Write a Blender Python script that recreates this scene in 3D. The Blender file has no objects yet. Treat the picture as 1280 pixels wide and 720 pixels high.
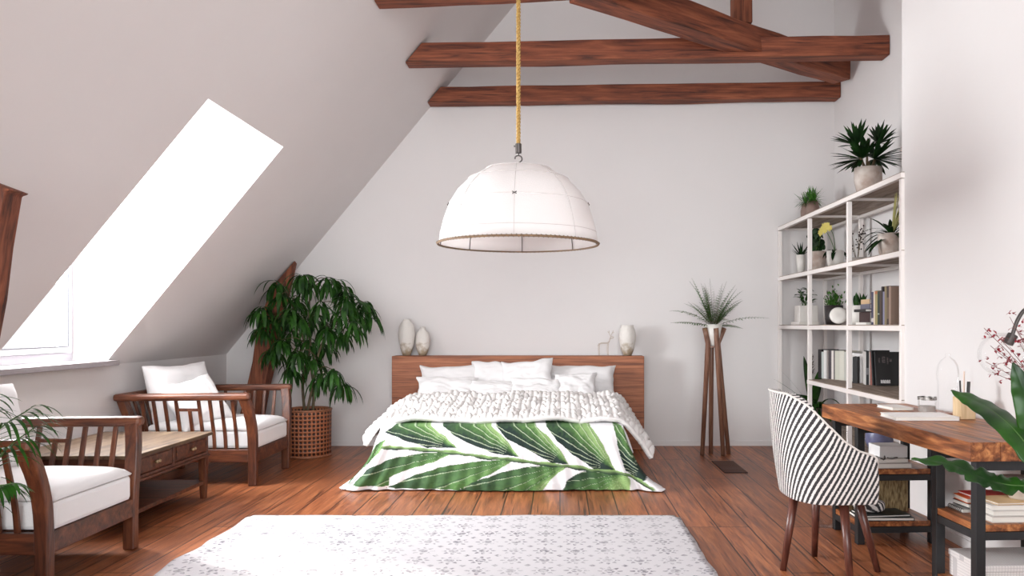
import bpy, math, random
from mathutils import Vector, Matrix, noise
from math import sin, cos, pi, radians, sqrt, atan2, exp
random.seed(7)
SC = bpy.context.scene
COL = SC.collection

# ------------------------------------------------------------------ camera
cam_d = bpy.data.cameras.new('camera'); cam = bpy.data.objects.new('camera', cam_d); COL.objects.link(cam)
cam.location = (0, 0, 1.2); cam.rotation_euler = (pi/2, 0, 0)
cam_d.sensor_width = 36; cam_d.lens = 36*990/1280
cam_d.shift_x = -60/1280; cam_d.shift_y = 46/1280
cam_d.clip_start = .05
SC.camera = cam

# ------------------------------------------------------------------ light
SC.view_settings.view_transform = 'Standard'
SC.view_settings.look = 'None'
SC.view_settings.gamma = 1
SC.view_settings.use_curve_mapping = False
SC.view_settings.exposure = 1.08
w = bpy.data.worlds.new('sky'); SC.world = w; w.use_nodes = True
bg = w.node_tree.nodes['Background']
bg.inputs[0].default_value = (.94, .98, 1.0, 1); bg.inputs[1].default_value = .58
sun_d = bpy.data.lights.new('sun', 'SUN'); sun = bpy.data.objects.new('sun', sun_d); COL.objects.link(sun)
sun_d.energy = 3.2; sun_d.angle = radians(4); sun_d.color = (1, .94, .86)
sd = Vector((.843*cos(radians(28)), -.538*cos(radians(28)), -sin(radians(28))))
sun.rotation_euler = sd.to_track_quat('-Z', 'Y').to_euler(); sun.location = (-8, 9, 6)
# daylight entering at the dormer window, plus two added fill lamps
def area(name, loc, rot, sx, sy, e, col):
    d = bpy.data.lights.new(name, 'AREA'); d.shape = 'RECTANGLE'; d.size = sx; d.size_y = sy; d.energy = e; d.color = col
    o = bpy.data.objects.new(name, d); COL.objects.link(o); o.location = loc; o.rotation_euler = rot
    return o
area('window_daylight', (-3.85, 5.13, 1.78), (0, radians(-90), 0), 1.35, 1.15, 132, (.93, .98, 1))
area('near_fill_light', (-3.85, 2.25, 1.78), (0, radians(-90), 0), 1.35, 1.15, 10, (.93, .98, 1))  # added fill lamp outside the unseen second dormer
rear = area('rear_fill_light', (-.6, -1.15, 2.1), (radians(90), 0, 0), 4.6, 2.6, 50, (.93, .98, 1)); rear.data.spread = radians(95)  # added fill behind the camera, no window there; lifts the overall brightness

# ------------------------------------------------------------------ helpers
ORG = {}
def P(px, py, D):
    return Vector(((px-700)/990*D, D, 1.2+(406-py)/990*D))
def nz(x, y=0, z=0): return noise.noise(Vector((x, y, z)))
def lerp(a, b, t): return a+(b-a)*t
def interp(t, pts):
    if t <= pts[0][0]: return pts[0][1]
    for (a, va), (b, vb) in zip(pts, pts[1:]):
        if t <= b: return va+(vb-va)*(t-a)/(b-a)
    return pts[-1][1]
def spline(pts, n):
    pts = [Vector(p) for p in pts]
    if len(pts) == 2: return [pts[0].lerp(pts[1], i/n) for i in range(n+1)]
    q = [2*pts[0]-pts[1]]+pts+[2*pts[-1]-pts[-2]]; out = []
    m = len(pts)-1
    for i in range(n+1):
        t = i/n*m; k = min(int(t), m-1); f = t-k
        a, b, c, d = q[k:k+4]
        out.append(.5*((2*b)+(c-a)*f+(2*a-5*b+4*c-d)*f*f+(3*b-a-3*c+d)*f**3))
    return out

class MB:
    def __init__(s): s.v = []; s.f = []; s.mi = []; s.uv = {}; s.col = None; s.m = 0
    def add(s, vs, fs):
        n = len(s.v); s.v += [Vector(p) for p in vs]
        for f in fs: s.f.append(tuple(n+i for i in f)); s.mi.append(s.m)
        return n
    def box(s, x0, x1, y0, y1, z0, z1):
        return s.add([(x0,y0,z0),(x1,y0,z0),(x1,y1,z0),(x0,y1,z0),(x0,y0,z1),(x1,y0,z1),(x1,y1,z1),(x0,y1,z1)],
              [(0,3,2,1),(4,5,6,7),(0,1,5,4),(1,2,6,5),(2,3,7,6),(3,0,4,7)])
    def prism(s, poly, axis, a, b):
        def mk(p, t):
            return {'x': (t, p[0], p[1]), 'y': (p[0], t, p[1]), 'z': (p[0], p[1], t)}[axis]
        n = len(poly)
        s.add([mk(p, a) for p in poly]+[mk(p, b) for p in poly],
              [tuple(range(n)), tuple(range(2*n-1, n-1, -1))]+[(i, n+i, n+(i+1) % n, (i+1) % n) for i in range(n)])
    def beam(s, a, b, w, h, up=(0,0,1), n=1, jit=0, w2=None, h2=None, seed=0):
        a = Vector(a); b = Vector(b); d = (b-a).normalized(); u = Vector(up); r = d.cross(u).normalized(); u = r.cross(d)
        w2 = w if w2 is None else w2; h2 = h if h2 is None else h2
        vs = []
        for i in range(n+1):
            t = i/n; c = a.lerp(b, t)
            for k, (sx, sy) in enumerate(((-1,-1),(1,-1),(1,1),(-1,1))):
                jx = jit*nz(t*n*.5+seed*3.1, k*7.7, 1.5+seed); jy = jit*nz(t*n*.5+seed*2.3, k*5.1, 9.5+seed)
                vs.append(c+r*(sx*lerp(w, w2, t)/2+jx)+u*(sy*lerp(h, h2, t)/2+jy))
        fs = [(3,2,1,0), tuple(range(4*n, 4*n+4))]
        for i in range(n):
            for k in range(4):
                fs.append((4*i+k, 4*i+(k+1) % 4, 4*i+4+(k+1) % 4, 4*i+4+k))
        s.add(vs, fs)
    def tube(s, pts, r, seg=8, cap=True):
        pts = [Vector(p) for p in pts]; n = len(pts)
        R = (lambda i: r) if not isinstance(r, (list, tuple)) else (lambda i: interp(i/(n-1), [(j/(len(r)-1), q) for j, q in enumerate(r)]))
        vs = []; prev = None
        for i, p in enumerate(pts):
            t = (pts[min(i+1, n-1)]-pts[max(i-1, 0)])
            t = t.normalized() if t.length > 1e-9 else Vector((0,0,1))
            if prev is None:
                a = Vector((1,0,0)) if abs(t.x) < .9 else Vector((0,1,0)); prev = t.cross(a).normalized()
            prev = (prev-t*prev.dot(t)).normalized(); q = t.cross(prev)
            for k in range(seg):
                an = 2*pi*k/seg; vs.append(p+(prev*cos(an)+q*sin(an))*R(i))
        fs = []
        for i in range(n-1):
            for k in range(seg):
                fs.append((i*seg+k, i*seg+(k+1) % seg, (i+1)*seg+(k+1) % seg, (i+1)*seg+k))
        if cap: fs += [tuple(range(seg-1, -1, -1)), tuple(range((n-1)*seg, n*seg))]
        s.add(vs, fs)
    def lathe(s, prof, c=(0,0,0), seg=32, fn=None, sx=1, sy=1):
        c = Vector(c); vs = []; n = len(prof)
        for i, (r, z) in enumerate(prof):
            for k in range(seg):
                a = 2*pi*k/seg; rr = r*(fn(a, z) if fn else 1)
                vs.append(c+Vector((rr*cos(a)*sx, rr*sin(a)*sy, z)))
        fs = []
        for i in range(n-1):
            for k in range(seg):
                fs.append((i*seg+k, i*seg+(k+1) % seg, (i+1)*seg+(k+1) % seg, (i+1)*seg+k))
        if prof[0][0] > 1e-5 and fn is None or prof[0][0] > 1e-5: fs.append(tuple(range(seg-1, -1, -1)))
        fs.append(tuple(range((n-1)*seg, n*seg)))
        s.add(vs, fs)
    def grid(s, fn, nu, nv, uvfn=None, wrap=False):
        n0 = len(s.v); vs = []
        for j in range(nv+1):
            for i in range(nu+1):
                vs.append(fn(i/nu, j/nv))
        fs = []
        for j in range(nv):
            for i in range(nu):
                a = j*(nu+1)+i; fs.append((a, a+1, a+nu+2, a+nu+1))
        s.add(vs, fs)
        if uvfn:
            for j in range(nv+1):
                for i in range(nu+1): s.uv[n0+j*(nu+1)+i] = uvfn(i/nu, j/nv)
    def leaf(s, base, d, L, W, droop=.3, up=(0,0,1), n=5, fold=.25, shape=1):
        """narrow leaf as a bent strip with a folded midrib"""
        base = Vector(base); d = Vector(d).normalized(); p = base.copy(); pts = [p.copy()]; dirs = [d.copy()]
        for i in range(n):
            d = (d+Vector((0,0,-droop/n*1.6))).normalized(); p = p+d*(L/n); pts.append(p.copy()); dirs.append(d.copy())
        vs = []
        for i, (q, dd) in enumerate(zip(pts, dirs)):
            t = i/n; r = dd.cross(Vector(up))
            if r.length < .05: r = dd.cross(Vector((1,0,.1)))
            r.normalize(); u = r.cross(dd)
            hw = W/2*(sin(pi*min(1, (t*.92+.06)))**.8 if shape == 1 else (1-t**2.2)*(.6+.4*min(1, t*4)))
            if i == n: hw = W*.02
            vs += [q-r*hw+u*hw*fold, q, q+r*hw+u*hw*fold]
        fs = []
        for i in range(n):
            a = 3*i; fs += [(a, a+1, a+4, a+3), (a+1, a+2, a+5, a+4)]
        s.add(vs, fs)
    def xf(s, M, start=0):
        for i in range(start, len(s.v)): s.v[i] = M @ s.v[i]
    def build(s, name, mat, parent=None, loc=None, smooth=False, bevel=0, label=None, solid=0, sub=0, auto=None):
        org = ORG[parent.name] if parent is not None else Vector(loc if loc is not None else (0,0,0))
        me = bpy.data.meshes.new(name)
        me.from_pydata([tuple(v-org) for v in s.v], [], s.f)
        mats = mat if isinstance(mat, list) else [mat]
        for m in mats: me.materials.append(m)
        if len(mats) > 1: me.polygons.foreach_set('material_index', s.mi)
        if smooth: me.polygons.foreach_set('use_smooth', [True]*len(me.polygons))
        if s.uv:
            ul = me.uv_layers.new(name='UVMap')
            for l in me.loops: ul.data[l.index].uv = s.uv.get(l.vertex_index, (0, 0))
        if s.col:
            ca = me.color_attributes.new('Col', 'FLOAT_COLOR', 'POINT')
            ca.data.foreach_set('color', [x for c in s.col for x in (c[0], c[1], c[2], 1)])
        me.update()
        o = bpy.data.objects.new(name, me); COL.objects.link(o)
        if parent is not None: o.parent = parent
        else: o.location = org
        ORG[o.name] = org
        if solid:
            md = o.modifiers.new('thick', 'SOLIDIFY'); md.thickness = solid; md.offset = 0
        if bevel:
            md = o.modifiers.new('bevel', 'BEVEL'); md.width = bevel; md.segments = 2; md.limit_method = 'ANGLE'; md.angle_limit = radians(40)
        if sub:
            md = o.modifiers.new('sub', 'SUBSURF'); md.levels = sub; md.render_levels = sub
        if auto:
            try: me.shade_auto_smooth = True
            except Exception: pass
        if label: o['label'] = label
        return o

def thing(name, loc, label, cat, group=None):
    o = bpy.data.objects.new(name, None); COL.objects.link(o); o.location = loc; o.empty_display_size = .05
    ORG[o.name] = Vector(loc); tag(o, label, cat, group); return o
def tag(o, label, cat, group=None, kind=None):
    o['label'] = label; o['category'] = cat
    if group: o['group'] = group
    if kind: o['kind'] = kind
    return o
def struct(o): o['kind'] = 'structure'; return o
def copy_tree(o, parent=None):
    c = o.copy(); COL.objects.link(c); c.parent = parent
    for ch in list(o.children): copy_tree(ch, c)
    return c

# ------------------------------------------------------------------ materials
def srgb(c):
    return tuple((x/255/12.92 if x/255 <= .04045 else ((x/255+.055)/1.055)**2.4) for x in c)+(1,)
MATS = {}
def pm(name, c, rough=.6, metal=0, noise_amt=0, nscale=20, bump=0, bscale=60, spec=.5, coat=0, trans=0, sheen=0, c2=None, translucent=0):
    if name in MATS: return MATS[name]
    m = bpy.data.materials.new(name); m.use_nodes = True; nt = m.node_tree; N = nt.nodes; L = nt.links
    b = N['Principled BSDF']; b.inputs['Base Color'].default_value = srgb(c); b.inputs['Roughness'].default_value = rough
    b.inputs['Metallic'].default_value = metal; b.inputs['Specular IOR Level'].default_value = spec
    b.inputs['Coat Weight'].default_value = coat; b.inputs['Transmission Weight'].default_value = trans
    b.inputs['Sheen Weight'].default_value = sheen
    tc = N.new('ShaderNodeTexCoord')
    if c2 is not None or noise_amt:
        n = N.new('ShaderNodeTexNoise'); n.inputs['Scale'].default_value = nscale; n.inputs['Detail'].default_value = 5
        L.new(tc.outputs['Object'], n.inputs['Vector'])
        r = N.new('ShaderNodeValToRGB'); r.color_ramp.elements[0].position = .35; r.color_ramp.elements[1].position = .65
        k = 1-noise_amt
        r.color_ramp.elements[0].color = srgb(c2) if c2 is not None else tuple(x*k for x in srgb(c)[:3])+(1,)
        r.color_ramp.elements[1].color = srgb(c)
        L.new(n.outputs['Fac'], r.inputs['Fac']); L.new(r.outputs['Color'], b.inputs['Base Color'])
    if bump:
        n = N.new('ShaderNodeTexNoise'); n.inputs['Scale'].default_value = bscale; n.inputs['Detail'].default_value = 4
        L.new(tc.outputs['Object'], n.inputs['Vector'])
        bm = N.new('ShaderNodeBump'); bm.inputs['Strength'].default_value = bump; bm.inputs['Distance'].default_value = .01
        L.new(n.outputs['Fac'], bm.inputs['Height']); L.new(bm.outputs['Normal'], b.inputs['Normal'])
    if translucent:
        t = N.new('ShaderNodeBsdfTranslucent'); t.inputs['Color'].default_value = srgb(c)
        mx = N.new('ShaderNodeMixShader'); mx.inputs[0].default_value = translucent
        L.new(b.outputs[0], mx.inputs[1]); L.new(t.outputs[0], mx.inputs[2]); L.new(mx.outputs[0], N['Material Output'].inputs[0])
    MATS[name] = m; return m

def wood(name, dark, mid, light, axis='x', sc=1.0, rough=.5, stretch=14, crack=.0, coat=0, bump=.25):
    if name in MATS: return MATS[name]
    m = bpy.data.materials.new(name); m.use_nodes = True; nt = m.node_tree; N = nt.nodes; L = nt.links
    b = N['Principled BSDF']; b.inputs['Roughness'].default_value = rough; b.inputs['Coat Weight'].default_value = coat
    tc = N.new('ShaderNodeTexCoord'); mp = N.new('ShaderNodeMapping')
    s = [stretch]*3; s['xyz'.index(axis)] = 1.0; mp.inputs['Scale'].default_value = [q*sc for q in s]
    L.new(tc.outputs['Object'], mp.inputs['Vector'])
    n = N.new('ShaderNodeTexNoise'); n.inputs['Scale'].default_value = 2.2; n.inputs['Detail'].default_value = 8; n.inputs['Roughness'].default_value = .62; n.inputs['Distortion'].default_value = .5
    L.new(mp.outputs[0], n.inputs['Vector'])
    r = N.new('ShaderNodeValToRGB'); e = r.color_ramp.elements
    e[0].position = .33; e[0].color = srgb(dark); e[1].position = .68; e[1].color = srgb(light)
    q = e.new(.5); q.color = srgb(mid)
    L.new(n.outputs['Fac'], r.inputs['Fac']); out = r.outputs['Color']
    if crack:
        mp2 = N.new('ShaderNodeMapping'); s2 = [stretch*2.2]*3; s2['xyz'.index(axis)] = .8; mp2.inputs['Scale'].default_value = [q*sc for q in s2]
        L.new(tc.outputs['Object'], mp2.inputs['Vector'])
        n2 = N.new('ShaderNodeTexNoise'); n2.inputs['Scale'].default_value = 1.6; n2.inputs['Detail'].default_value = 5
        L.new(mp2.outputs[0], n2.inputs['Vector'])
        r2 = N.new('ShaderNodeValToRGB'); r2.color_ramp.elements[0].position = .62; r2.color_ramp.elements[1].position = .70
        L.new(n2.outputs['Fac'], r2.inputs['Fac'])
        mx = N.new('ShaderNodeMix'); mx.data_type = 'RGBA'
        mm = N.new('ShaderNodeMath'); mm.operation = 'MULTIPLY'; mm.inputs[1].default_value = crack
        L.new(r2.outputs['Color'], mm.inputs[0]); L.new(mm.outputs[0], mx.inputs[0])
        L.new(out, mx.inputs[6]); mx.inputs[7].default_value = tuple(x*.25 for x in srgb(dark)[:3])+(1,)
        out = mx.outputs[2]
    L.new(out, b.inputs['Base Color'])
    bm = N.new('ShaderNodeBump'); bm.inputs['Strength'].default_value = bump; bm.inputs['Distance'].default_value = .006
    L.new(n.outputs['Fac'], bm.inputs['Height']); L.new(bm.outputs['Normal'], b.inputs['Normal'])
    MATS[name] = m; return m

def glassy(name, tint=(255,255,255), k=.12, rough=.03):
    m = bpy.data.materials.new(name); m.use_nodes = True; nt = m.node_tree; N = nt.nodes; L = nt.links
    N.remove(N['Principled BSDF'])
    t = N.new('ShaderNodeBsdfTransparent'); t.inputs[0].default_value = srgb(tint)
    g = N.new('ShaderNodeBsdfGlossy'); g.inputs['Roughness'].default_value = rough
    lw = N.new('ShaderNodeLayerWeight'); lw.inputs[0].default_value = k
    mx = N.new('ShaderNodeMixShader'); md_ = N.new('ShaderNodeMath'); md_.operation = 'MULTIPLY'; md_.inputs[1].default_value = .30; L.new(lw.outputs['Fresnel'], md_.inputs[0]); L.new(md_.outputs[0], mx.inputs[0]); L.new(t.outputs[0], mx.inputs[1]); L.new(g.outputs[0], mx.inputs[2])
    L.new(mx.outputs[0], N['Material Output'].inputs[0]); return m

M_wall = pm('wall_paint', (226, 221, 220), .75, noise_amt=.015, nscale=2.2, bump=.06, bscale=25, spec=.2)
M_white = pm('white_gloss_paint', (240, 236, 235), .35)
M_beam = wood('beam_oak', (66, 30, 19), (122, 62, 38), (152, 86, 56), 'x', 1.0, .7, 12, .8)
M_beamz = wood('post_oak', (70, 34, 22), (124, 66, 42), (152, 90, 60), 'z', 1.0, .75, 12, .8)
M_arm = wood('teak_frame', (50, 23, 12), (90, 46, 26), (122, 70, 42), 'x', 1.4, .42, 9)
M_armz = wood('teak_frame_upright', (50, 23, 12), (90, 46, 26), (122, 70, 42), 'z', 1.4, .42, 9)
M_head = wood('headboard_walnut', (104, 56, 36), (152, 90, 58), (180, 114, 78), 'x', 1.1, .55, 26)
M_walnut = wood('stand_walnut', (92, 60, 46), (126, 88, 70), (150, 112, 92), 'z', 1.3, .4, 12)
M_leg = wood('dark_chair_leg', (66, 34, 28), (96, 54, 44), (116, 70, 56), 'z', 1.5, .3, 10)
M_desk = wood('desk_slab', (72, 36, 18), (150, 86, 46), (208, 140, 84), 'y', 1.3, .42, 11, .5)
M_shelfw = wood('weathered_board', (112, 94, 82), (150, 132, 118), (176, 158, 142), 'y', 1.2, .7, 9)
M_ttop = wood('worn_table_top', (62, 45, 32), (92, 70, 51), (114, 92, 69), 'y', 1.2, .75, 6)
M_black = pm('black_steel', (46, 46, 48), .45, .3)
M_dkmetal = pm('aged_metal', (88, 82, 80), .38, .8)
M_linen = pm('white_linen', (226, 222, 222), .85, bump=.15, bscale=220, sheen=.2)
M_cush = pm('cushion_cotton', (238, 235, 235), .9, bump=.12, bscale=160)
M_knit = pm('knit_wool', (228, 223, 221), .95, bump=.3, bscale=120)
M_green = pm('leaf_green', (44, 88, 22), .5, c2=(16, 44, 12), nscale=14, translucent=.12, spec=.3)
M_green2 = pm('leaf_deep_green', (26, 58, 18), .55, c2=(10, 30, 10), nscale=10, translucent=.08, spec=.25)
M_green3 = pm('leaf_bright_green', (78, 132, 44), .5, c2=(44, 92, 30), nscale=30, translucent=.2)
M_banana = pm('broad_leaf_green', (40, 84, 18), .38, c2=(18, 48, 12), nscale=9, translucent=.08, spec=.4)
M_stem = pm('brown_stem', (98, 82, 58), .7, noise_amt=.3)
M_gstem = pm('green_stem', (72, 104, 48), .55)
M_soil = pm('potting_soil', (58, 42, 34), .95, bump=.6, bscale=60)
M_ceram = pm('white_ceramic', (228, 222, 216), .45)
M_stone = pm('stone_pot_glaze', (206, 194, 186), .6, c2=(164, 142, 130), nscale=9)
M_brownpot = pm('brown_clay_pot', (150, 126, 116), .5, c2=(120, 94, 84), nscale=7)
M_blackpot = pm('black_pot', (44, 38, 38), .45)
M_terra = pm('terracotta', (186, 126, 104), .6)
M_glass = glassy('clear_glass', k=.16)
M_win = pm('window_paint', (208, 206, 212), .4)
M_pane = glassy('window_glass', k=.05)
M_rope = pm('jute_rope', (196, 160, 92), .8, c2=(150, 112, 58), nscale=90)
M_paper = pm('book_pages', (232, 226, 218), .8)
# ------------------------------------------------------------------ floor material
def floor_mat():
    m = bpy.data.materials.new('plank_floor'); m.use_nodes = True; nt = m.node_tree; N = nt.nodes; L = nt.links
    b = N['Principled BSDF']
    tc = N.new('ShaderNodeTexCoord'); sp = N.new('ShaderNodeSeparateXYZ'); L.new(tc.outputs['Object'], sp.inputs[0])
    cb = N.new('ShaderNodeCombineXYZ'); L.new(sp.outputs['Y'], cb.inputs['X']); L.new(sp.outputs['X'], cb.inputs['Y'])
    br = N.new('ShaderNodeTexBrick'); br.offset = .37; br.offset_frequency = 3
    br.inputs['Scale'].default_value = 1; br.inputs['Brick Width'].default_value = 2.35; br.inputs['Row Height'].default_value = .187
    br.inputs['Mortar Size'].default_value = .0042; br.inputs['Mortar Smooth'].default_value = .2; br.inputs['Bias'].default_value = 0
    br.inputs['Color1'].default_value = (0, 0, 0, 1); br.inputs['Color2'].default_value = (1, 1, 1, 1); br.inputs['Mortar'].default_value = (.5, .5, .5, 1)
    L.new(cb.outputs[0], br.inputs['Vector'])
    mp = N.new('ShaderNodeMapping'); mp.inputs['Scale'].default_value = (16, 1.1, 1); L.new(tc.outputs['Object'], mp.inputs['Vector'])
    # shift the grain per plank
    ad = N.new('ShaderNodeVectorMath'); ad.operation = 'MULTIPLY_ADD'; L.new(br.outputs['Color'], ad.inputs[0]); ad.inputs[1].default_value = (7, 13, 3); L.new(mp.outputs[0], ad.inputs[2])
    n = N.new('ShaderNodeTexNoise'); n.inputs['Scale'].default_value = 1.9; n.inputs['Detail'].default_value = 9; n.inputs['Roughness'].default_value = .66; n.inputs['Distortion'].default_value = .7
    L.new(ad.outputs[0], n.inputs['Vector'])
    r = N.new('ShaderNodeValToRGB'); e = r.color_ramp.elements
    e[0].position = .3; e[0].color = srgb((98, 48, 27)); e[1].position = .72; e[1].color = srgb((198, 128, 84)); q = e.new(.5); q.color = srgb((156, 90, 55))
    L.new(n.outputs['Fac'], r.inputs['Fac'])
    hs = N.new('ShaderNodeHueSaturation'); L.new(r.outputs['Color'], hs.inputs['Color'])
    mr = N.new('ShaderNodeMapRange'); mr.inputs['To Min'].default_value = .78; mr.inputs['To Max'].default_value = 1.2
    L.new(br.outputs['Color'], mr.inputs['Value']); L.new(mr.outputs[0], hs.inputs['Value'])
    # long dark cracks in the grain
    mp2 = N.new('ShaderNodeMapping'); mp2.inputs['Scale'].default_value = (34, 1.0, 1); L.new(tc.outputs['Object'], mp2.inputs['Vector'])
    n2 = N.new('ShaderNodeTexNoise'); n2.inputs['Scale'].default_value = 1.3; n2.inputs['Detail'].default_value = 6; n2.inputs['Distortion'].default_value = .4; L.new(mp2.outputs[0], n2.inputs['Vector'])
    r2 = N.new('ShaderNodeValToRGB'); r2.color_ramp.elements[0].position = .60; r2.color_ramp.elements[1].position = .68; L.new(n2.outputs['Fac'], r2.inputs['Fac'])
    mx = N.new('ShaderNodeMix'); mx.data_type = 'RGBA'; L.new(hs.outputs['Color'], mx.inputs[6]); mx.inputs[7].default_value = srgb((52, 24, 16))
    mq = N.new('ShaderNodeMath'); mq.operation = 'MULTIPLY'; mq.inputs[1].default_value = .85; L.new(r2.outputs['Color'], mq.inputs[0]); L.new(mq.outputs[0], mx.inputs[0])
    mx2 = N.new('ShaderNodeMix'); mx2.data_type = 'RGBA'; L.new(mx.outputs[2], mx2.inputs[6]); mx2.inputs[7].default_value = srgb((40, 20, 14)); L.new(br.outputs['Fac'], mx2.inputs[0])
    L.new(mx2.outputs[2], b.inputs['Base Color'])
    rr = N.new('ShaderNodeMapRange'); rr.inputs['To Min'].default_value = .28; rr.inputs['To Max'].default_value = .5; L.new(n.outputs['Fac'], rr.inputs['Value']); L.new(rr.outputs[0], b.inputs['Roughness'])
    h = N.new('ShaderNodeMath'); h.operation = 'MULTIPLY_ADD'; L.new(br.outputs['Fac'], h.inputs[0]); h.inputs[1].default_value = -1.0; L.new(n.outputs['Fac'], h.inputs[2])
    h2 = N.new('ShaderNodeMath'); h2.operation = 'MULTIPLY_ADD'; L.new(r2.outputs['Color'], h2.inputs[0]); h2.inputs[1].default_value = -.7; L.new(h.outputs[0], h2.inputs[2])
    bm = N.new('ShaderNodeBump'); bm.inputs['Strength'].default_value = .35; bm.inputs['Distance'].default_value = .006; L.new(h2.outputs[0], bm.inputs['Height']); L.new(bm.outputs[0], b.inputs['Normal'])
    return m

# ------------------------------------------------------------------ room shell
YB = 7.86; XL = -3.31; KZ = .907; SL = 1.213; XN = 2.72; XR = 2.18; YC = 5.05; Y0 = -1.2; ZC = 5.0
D0, D1 = 4.512, 5.743; ZT = 2.489; XT = -2.006; XW = -3.53; ZS = .955
def zs(x): return KZ+SL*(x-XL)
f = MB(); f.box(XL-.6, XN+.2, Y0, YB+.2, -.12, 0); struct(f.build('floor', floor_mat()))
f = MB(); f.box(XL-.6, XN+.2, YB, YB+.15, 0, ZC+.2); struct(f.build('wall_back', M_wall))
f = MB(); f.box(XL-.15, XL, Y0, YB, 0, KZ); struct(f.build('wall_left', M_wall))
f = MB(); f.box(XR, XN+.15, Y0, YC, 0, ZC); struct(f.build('wall_right', M_wall))
f = MB(); f.box(XN, XN+.15, YC, YB, 0, ZC); struct(f.build('wall_niche', M_wall))
xz = XL+(ZC-KZ)/SL
f = MB(); f.box(xz-.2, XN+.2, Y0, YB+.1, ZC, ZC+.15); struct(f.build('ceiling', M_wall))
th = .22
def slab(mb, ya, yb, x0, x1):
    mb.prism([(x0, zs(x0)), (x1, zs(x1)), (x1-th*.77, zs(x1)+th*.64), (x0-th*.77, zs(x0)+th*.64)], 'y', ya, yb)
f = MB()
E0, E1 = 1.64, 2.87
slab(f, Y0, E0, XL, xz+.05); slab(f, E1, D0, XL, xz+.05); slab(f, E0, E1, XT, xz+.05); slab(f, D1, YB, XL, xz+.05); slab(f, D0, D1, XT, xz+.05)
struct(f.build('ceiling_slope', M_wall))
# dormers: cheeks, head, and the front below each window; the second, unseen past the left edge, is added to brighten the room
def dormer(D0, D1, nm):
    f = MB(); ck = [(XL, KZ), (XT, ZT), (XT-.17, ZT+.2), (XW-.12, ZT+.2), (XW-.12, KZ-.02), (XL-.1, KZ-.02)]
    f.prism(ck, 'y', D0-.12, D0+.004); f.prism(ck, 'y', D1-.004, D1+.12)
    f.box(XW-.12, XT, D0, D1, ZT, ZT+.12)
    f.box(XW-.12, XL-.02, D0, D1, KZ-.12, KZ)
    struct(f.build('wall_dormer', M_wall))
    win = bpy.data.objects.new(nm, None); COL.objects.link(win); win['kind'] = 'structure'; win.location = (XW, (D0+D1)/2, KZ); ORG[nm] = Vector(win.location)
    f = MB(); a, b_ = D0+.006, D1-.006
    zb = 1.0
    f.box(XW-.06, XW+.0, a, b_, KZ, zb); f.box(XW-.06, XW+.0, a, b_, ZT-.05, ZT-.002); f.box(XW-.06, XW, a, a+.05, zb, ZT-.05); f.box(XW-.06, XW, b_-.05, b_, zb, ZT-.05)
    f.build('window_frame', M_win, win, bevel=.004)
    f = MB(); s0, s1 = a+.052, b_-.052
    f.box(XW-.045, XW+.022, s0, s1, zb+.002, zb+.045); f.box(XW-.045, XW+.022, s0, s1, ZT-.1, ZT-.052)
    f.box(XW-.045, XW+.022, s0, s0+.05, zb+.045, ZT-.1); f.box(XW-.045, XW+.022, s1-.05, s1, zb+.045, ZT-.1)
    f.build('window_sash', M_win, win, bevel=.004)
    f = MB(); f.box(XW-.02, XW-.014, s0+.05, s1-.05, zb+.045, ZT-.1); f.build('pane', M_pane, win)
    f = MB(); f.tube([(XW+.03, s1-.05, zb+.045), (XW+.03, s1-.05, ZT-.1)], .006, 6); f.tube([(XW+.024, s0+.05, zb+.046), (XW+.024, s1-.05, zb+.046)], .004, 6); f.build('gasket', pm('grey_gasket', (84,84,88), .6), win)
    f = MB(); f.box(XW+.001, XL+.085, D0-.06, D1+.06, ZS-.05, ZS-.012); f.build('window_sill', pm('grey_stone_sill', (150,142,144), .5, noise_amt=.1), win, bevel=.004)
dormer(D0, D1, 'window_1'); dormer(E0, E1, 'added_window')
f = MB(); f.box(XL, XN, YB-.012, YB, 0, .05); struct(f.build('baseboard_back', M_wall))
f = MB(); f.box(XL, XL+.012, Y0, YB-.012, 0, .05); struct(f.build('baseboard_left', M_wall))
f = MB(); f.box(XR-.012, XR, Y0, YC, 0, .05); struct(f.build('baseboard_right', M_wall))

# ------------------------------------------------------------------ timbers
def slope_beam(name, y, z0, z1, x1, h, label, seed):
    zm = (z0+z1)/2
    n = 14; w_ = .16; mb = MB(); vs = []
    x_lo = XL+(z0-KZ)/SL; x_hi = XL+(z0+h-KZ)/SL
    for i in range(n+1):
        t = i/n
        for k, (sy, sz) in enumerate(((-1,0),(1,0),(1,1),(-1,1))):
            xa = (x_lo if sz == 0 else x_hi)+.012
            x = lerp(xa, x1, t); z = lerp(z0, z1, t)+sz*h
            j = .011 if 0 < i < n else 0
            vs.append((x, y+sy*w_/2+j*nz(t*7+seed, k*7.7, 2), z+j*nz(t*6+seed, k*4.4, 8)))
    fs = [(3,2,1,0), tuple(range(4*n, 4*n+4))]
    for i in range(n):
        for k in range(4): fs.append((4*i+k, 4*i+(k+1) % 4, 4*i+4+(k+1) % 4, 4*i+4+k))
    mb.add(vs, fs); o = mb.build(name, M_beam, loc=(x_lo, y, z0), bevel=.008); tag(o, label, 'beam', 'horizontal tie beams under the roof'); return o
slope_beam('tie_beam', 5.41, 3.385, 3.56, XN-.003, .16, 'wooden ceiling tie beam nearest the camera, mostly cut off by the top edge', 1)
slope_beam('tie_beam', 6.60, 3.36, 3.425, XN-.003, .165, 'wooden ceiling tie beam in the middle, crossed by the diagonal brace', 5)
slope_beam('tie_beam', 7.74, 3.35, 3.40, XN-.003, .155, 'wooden ceiling tie beam lowest in the view, running along the back wall', 9)
M_brace = M_beam
o_ = Vector((0,0,0)); mb = MB(); a = Vector((.12, 5.44, 3.54)); b = Vector((XN-.09, 7.40, 3.57))
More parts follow.
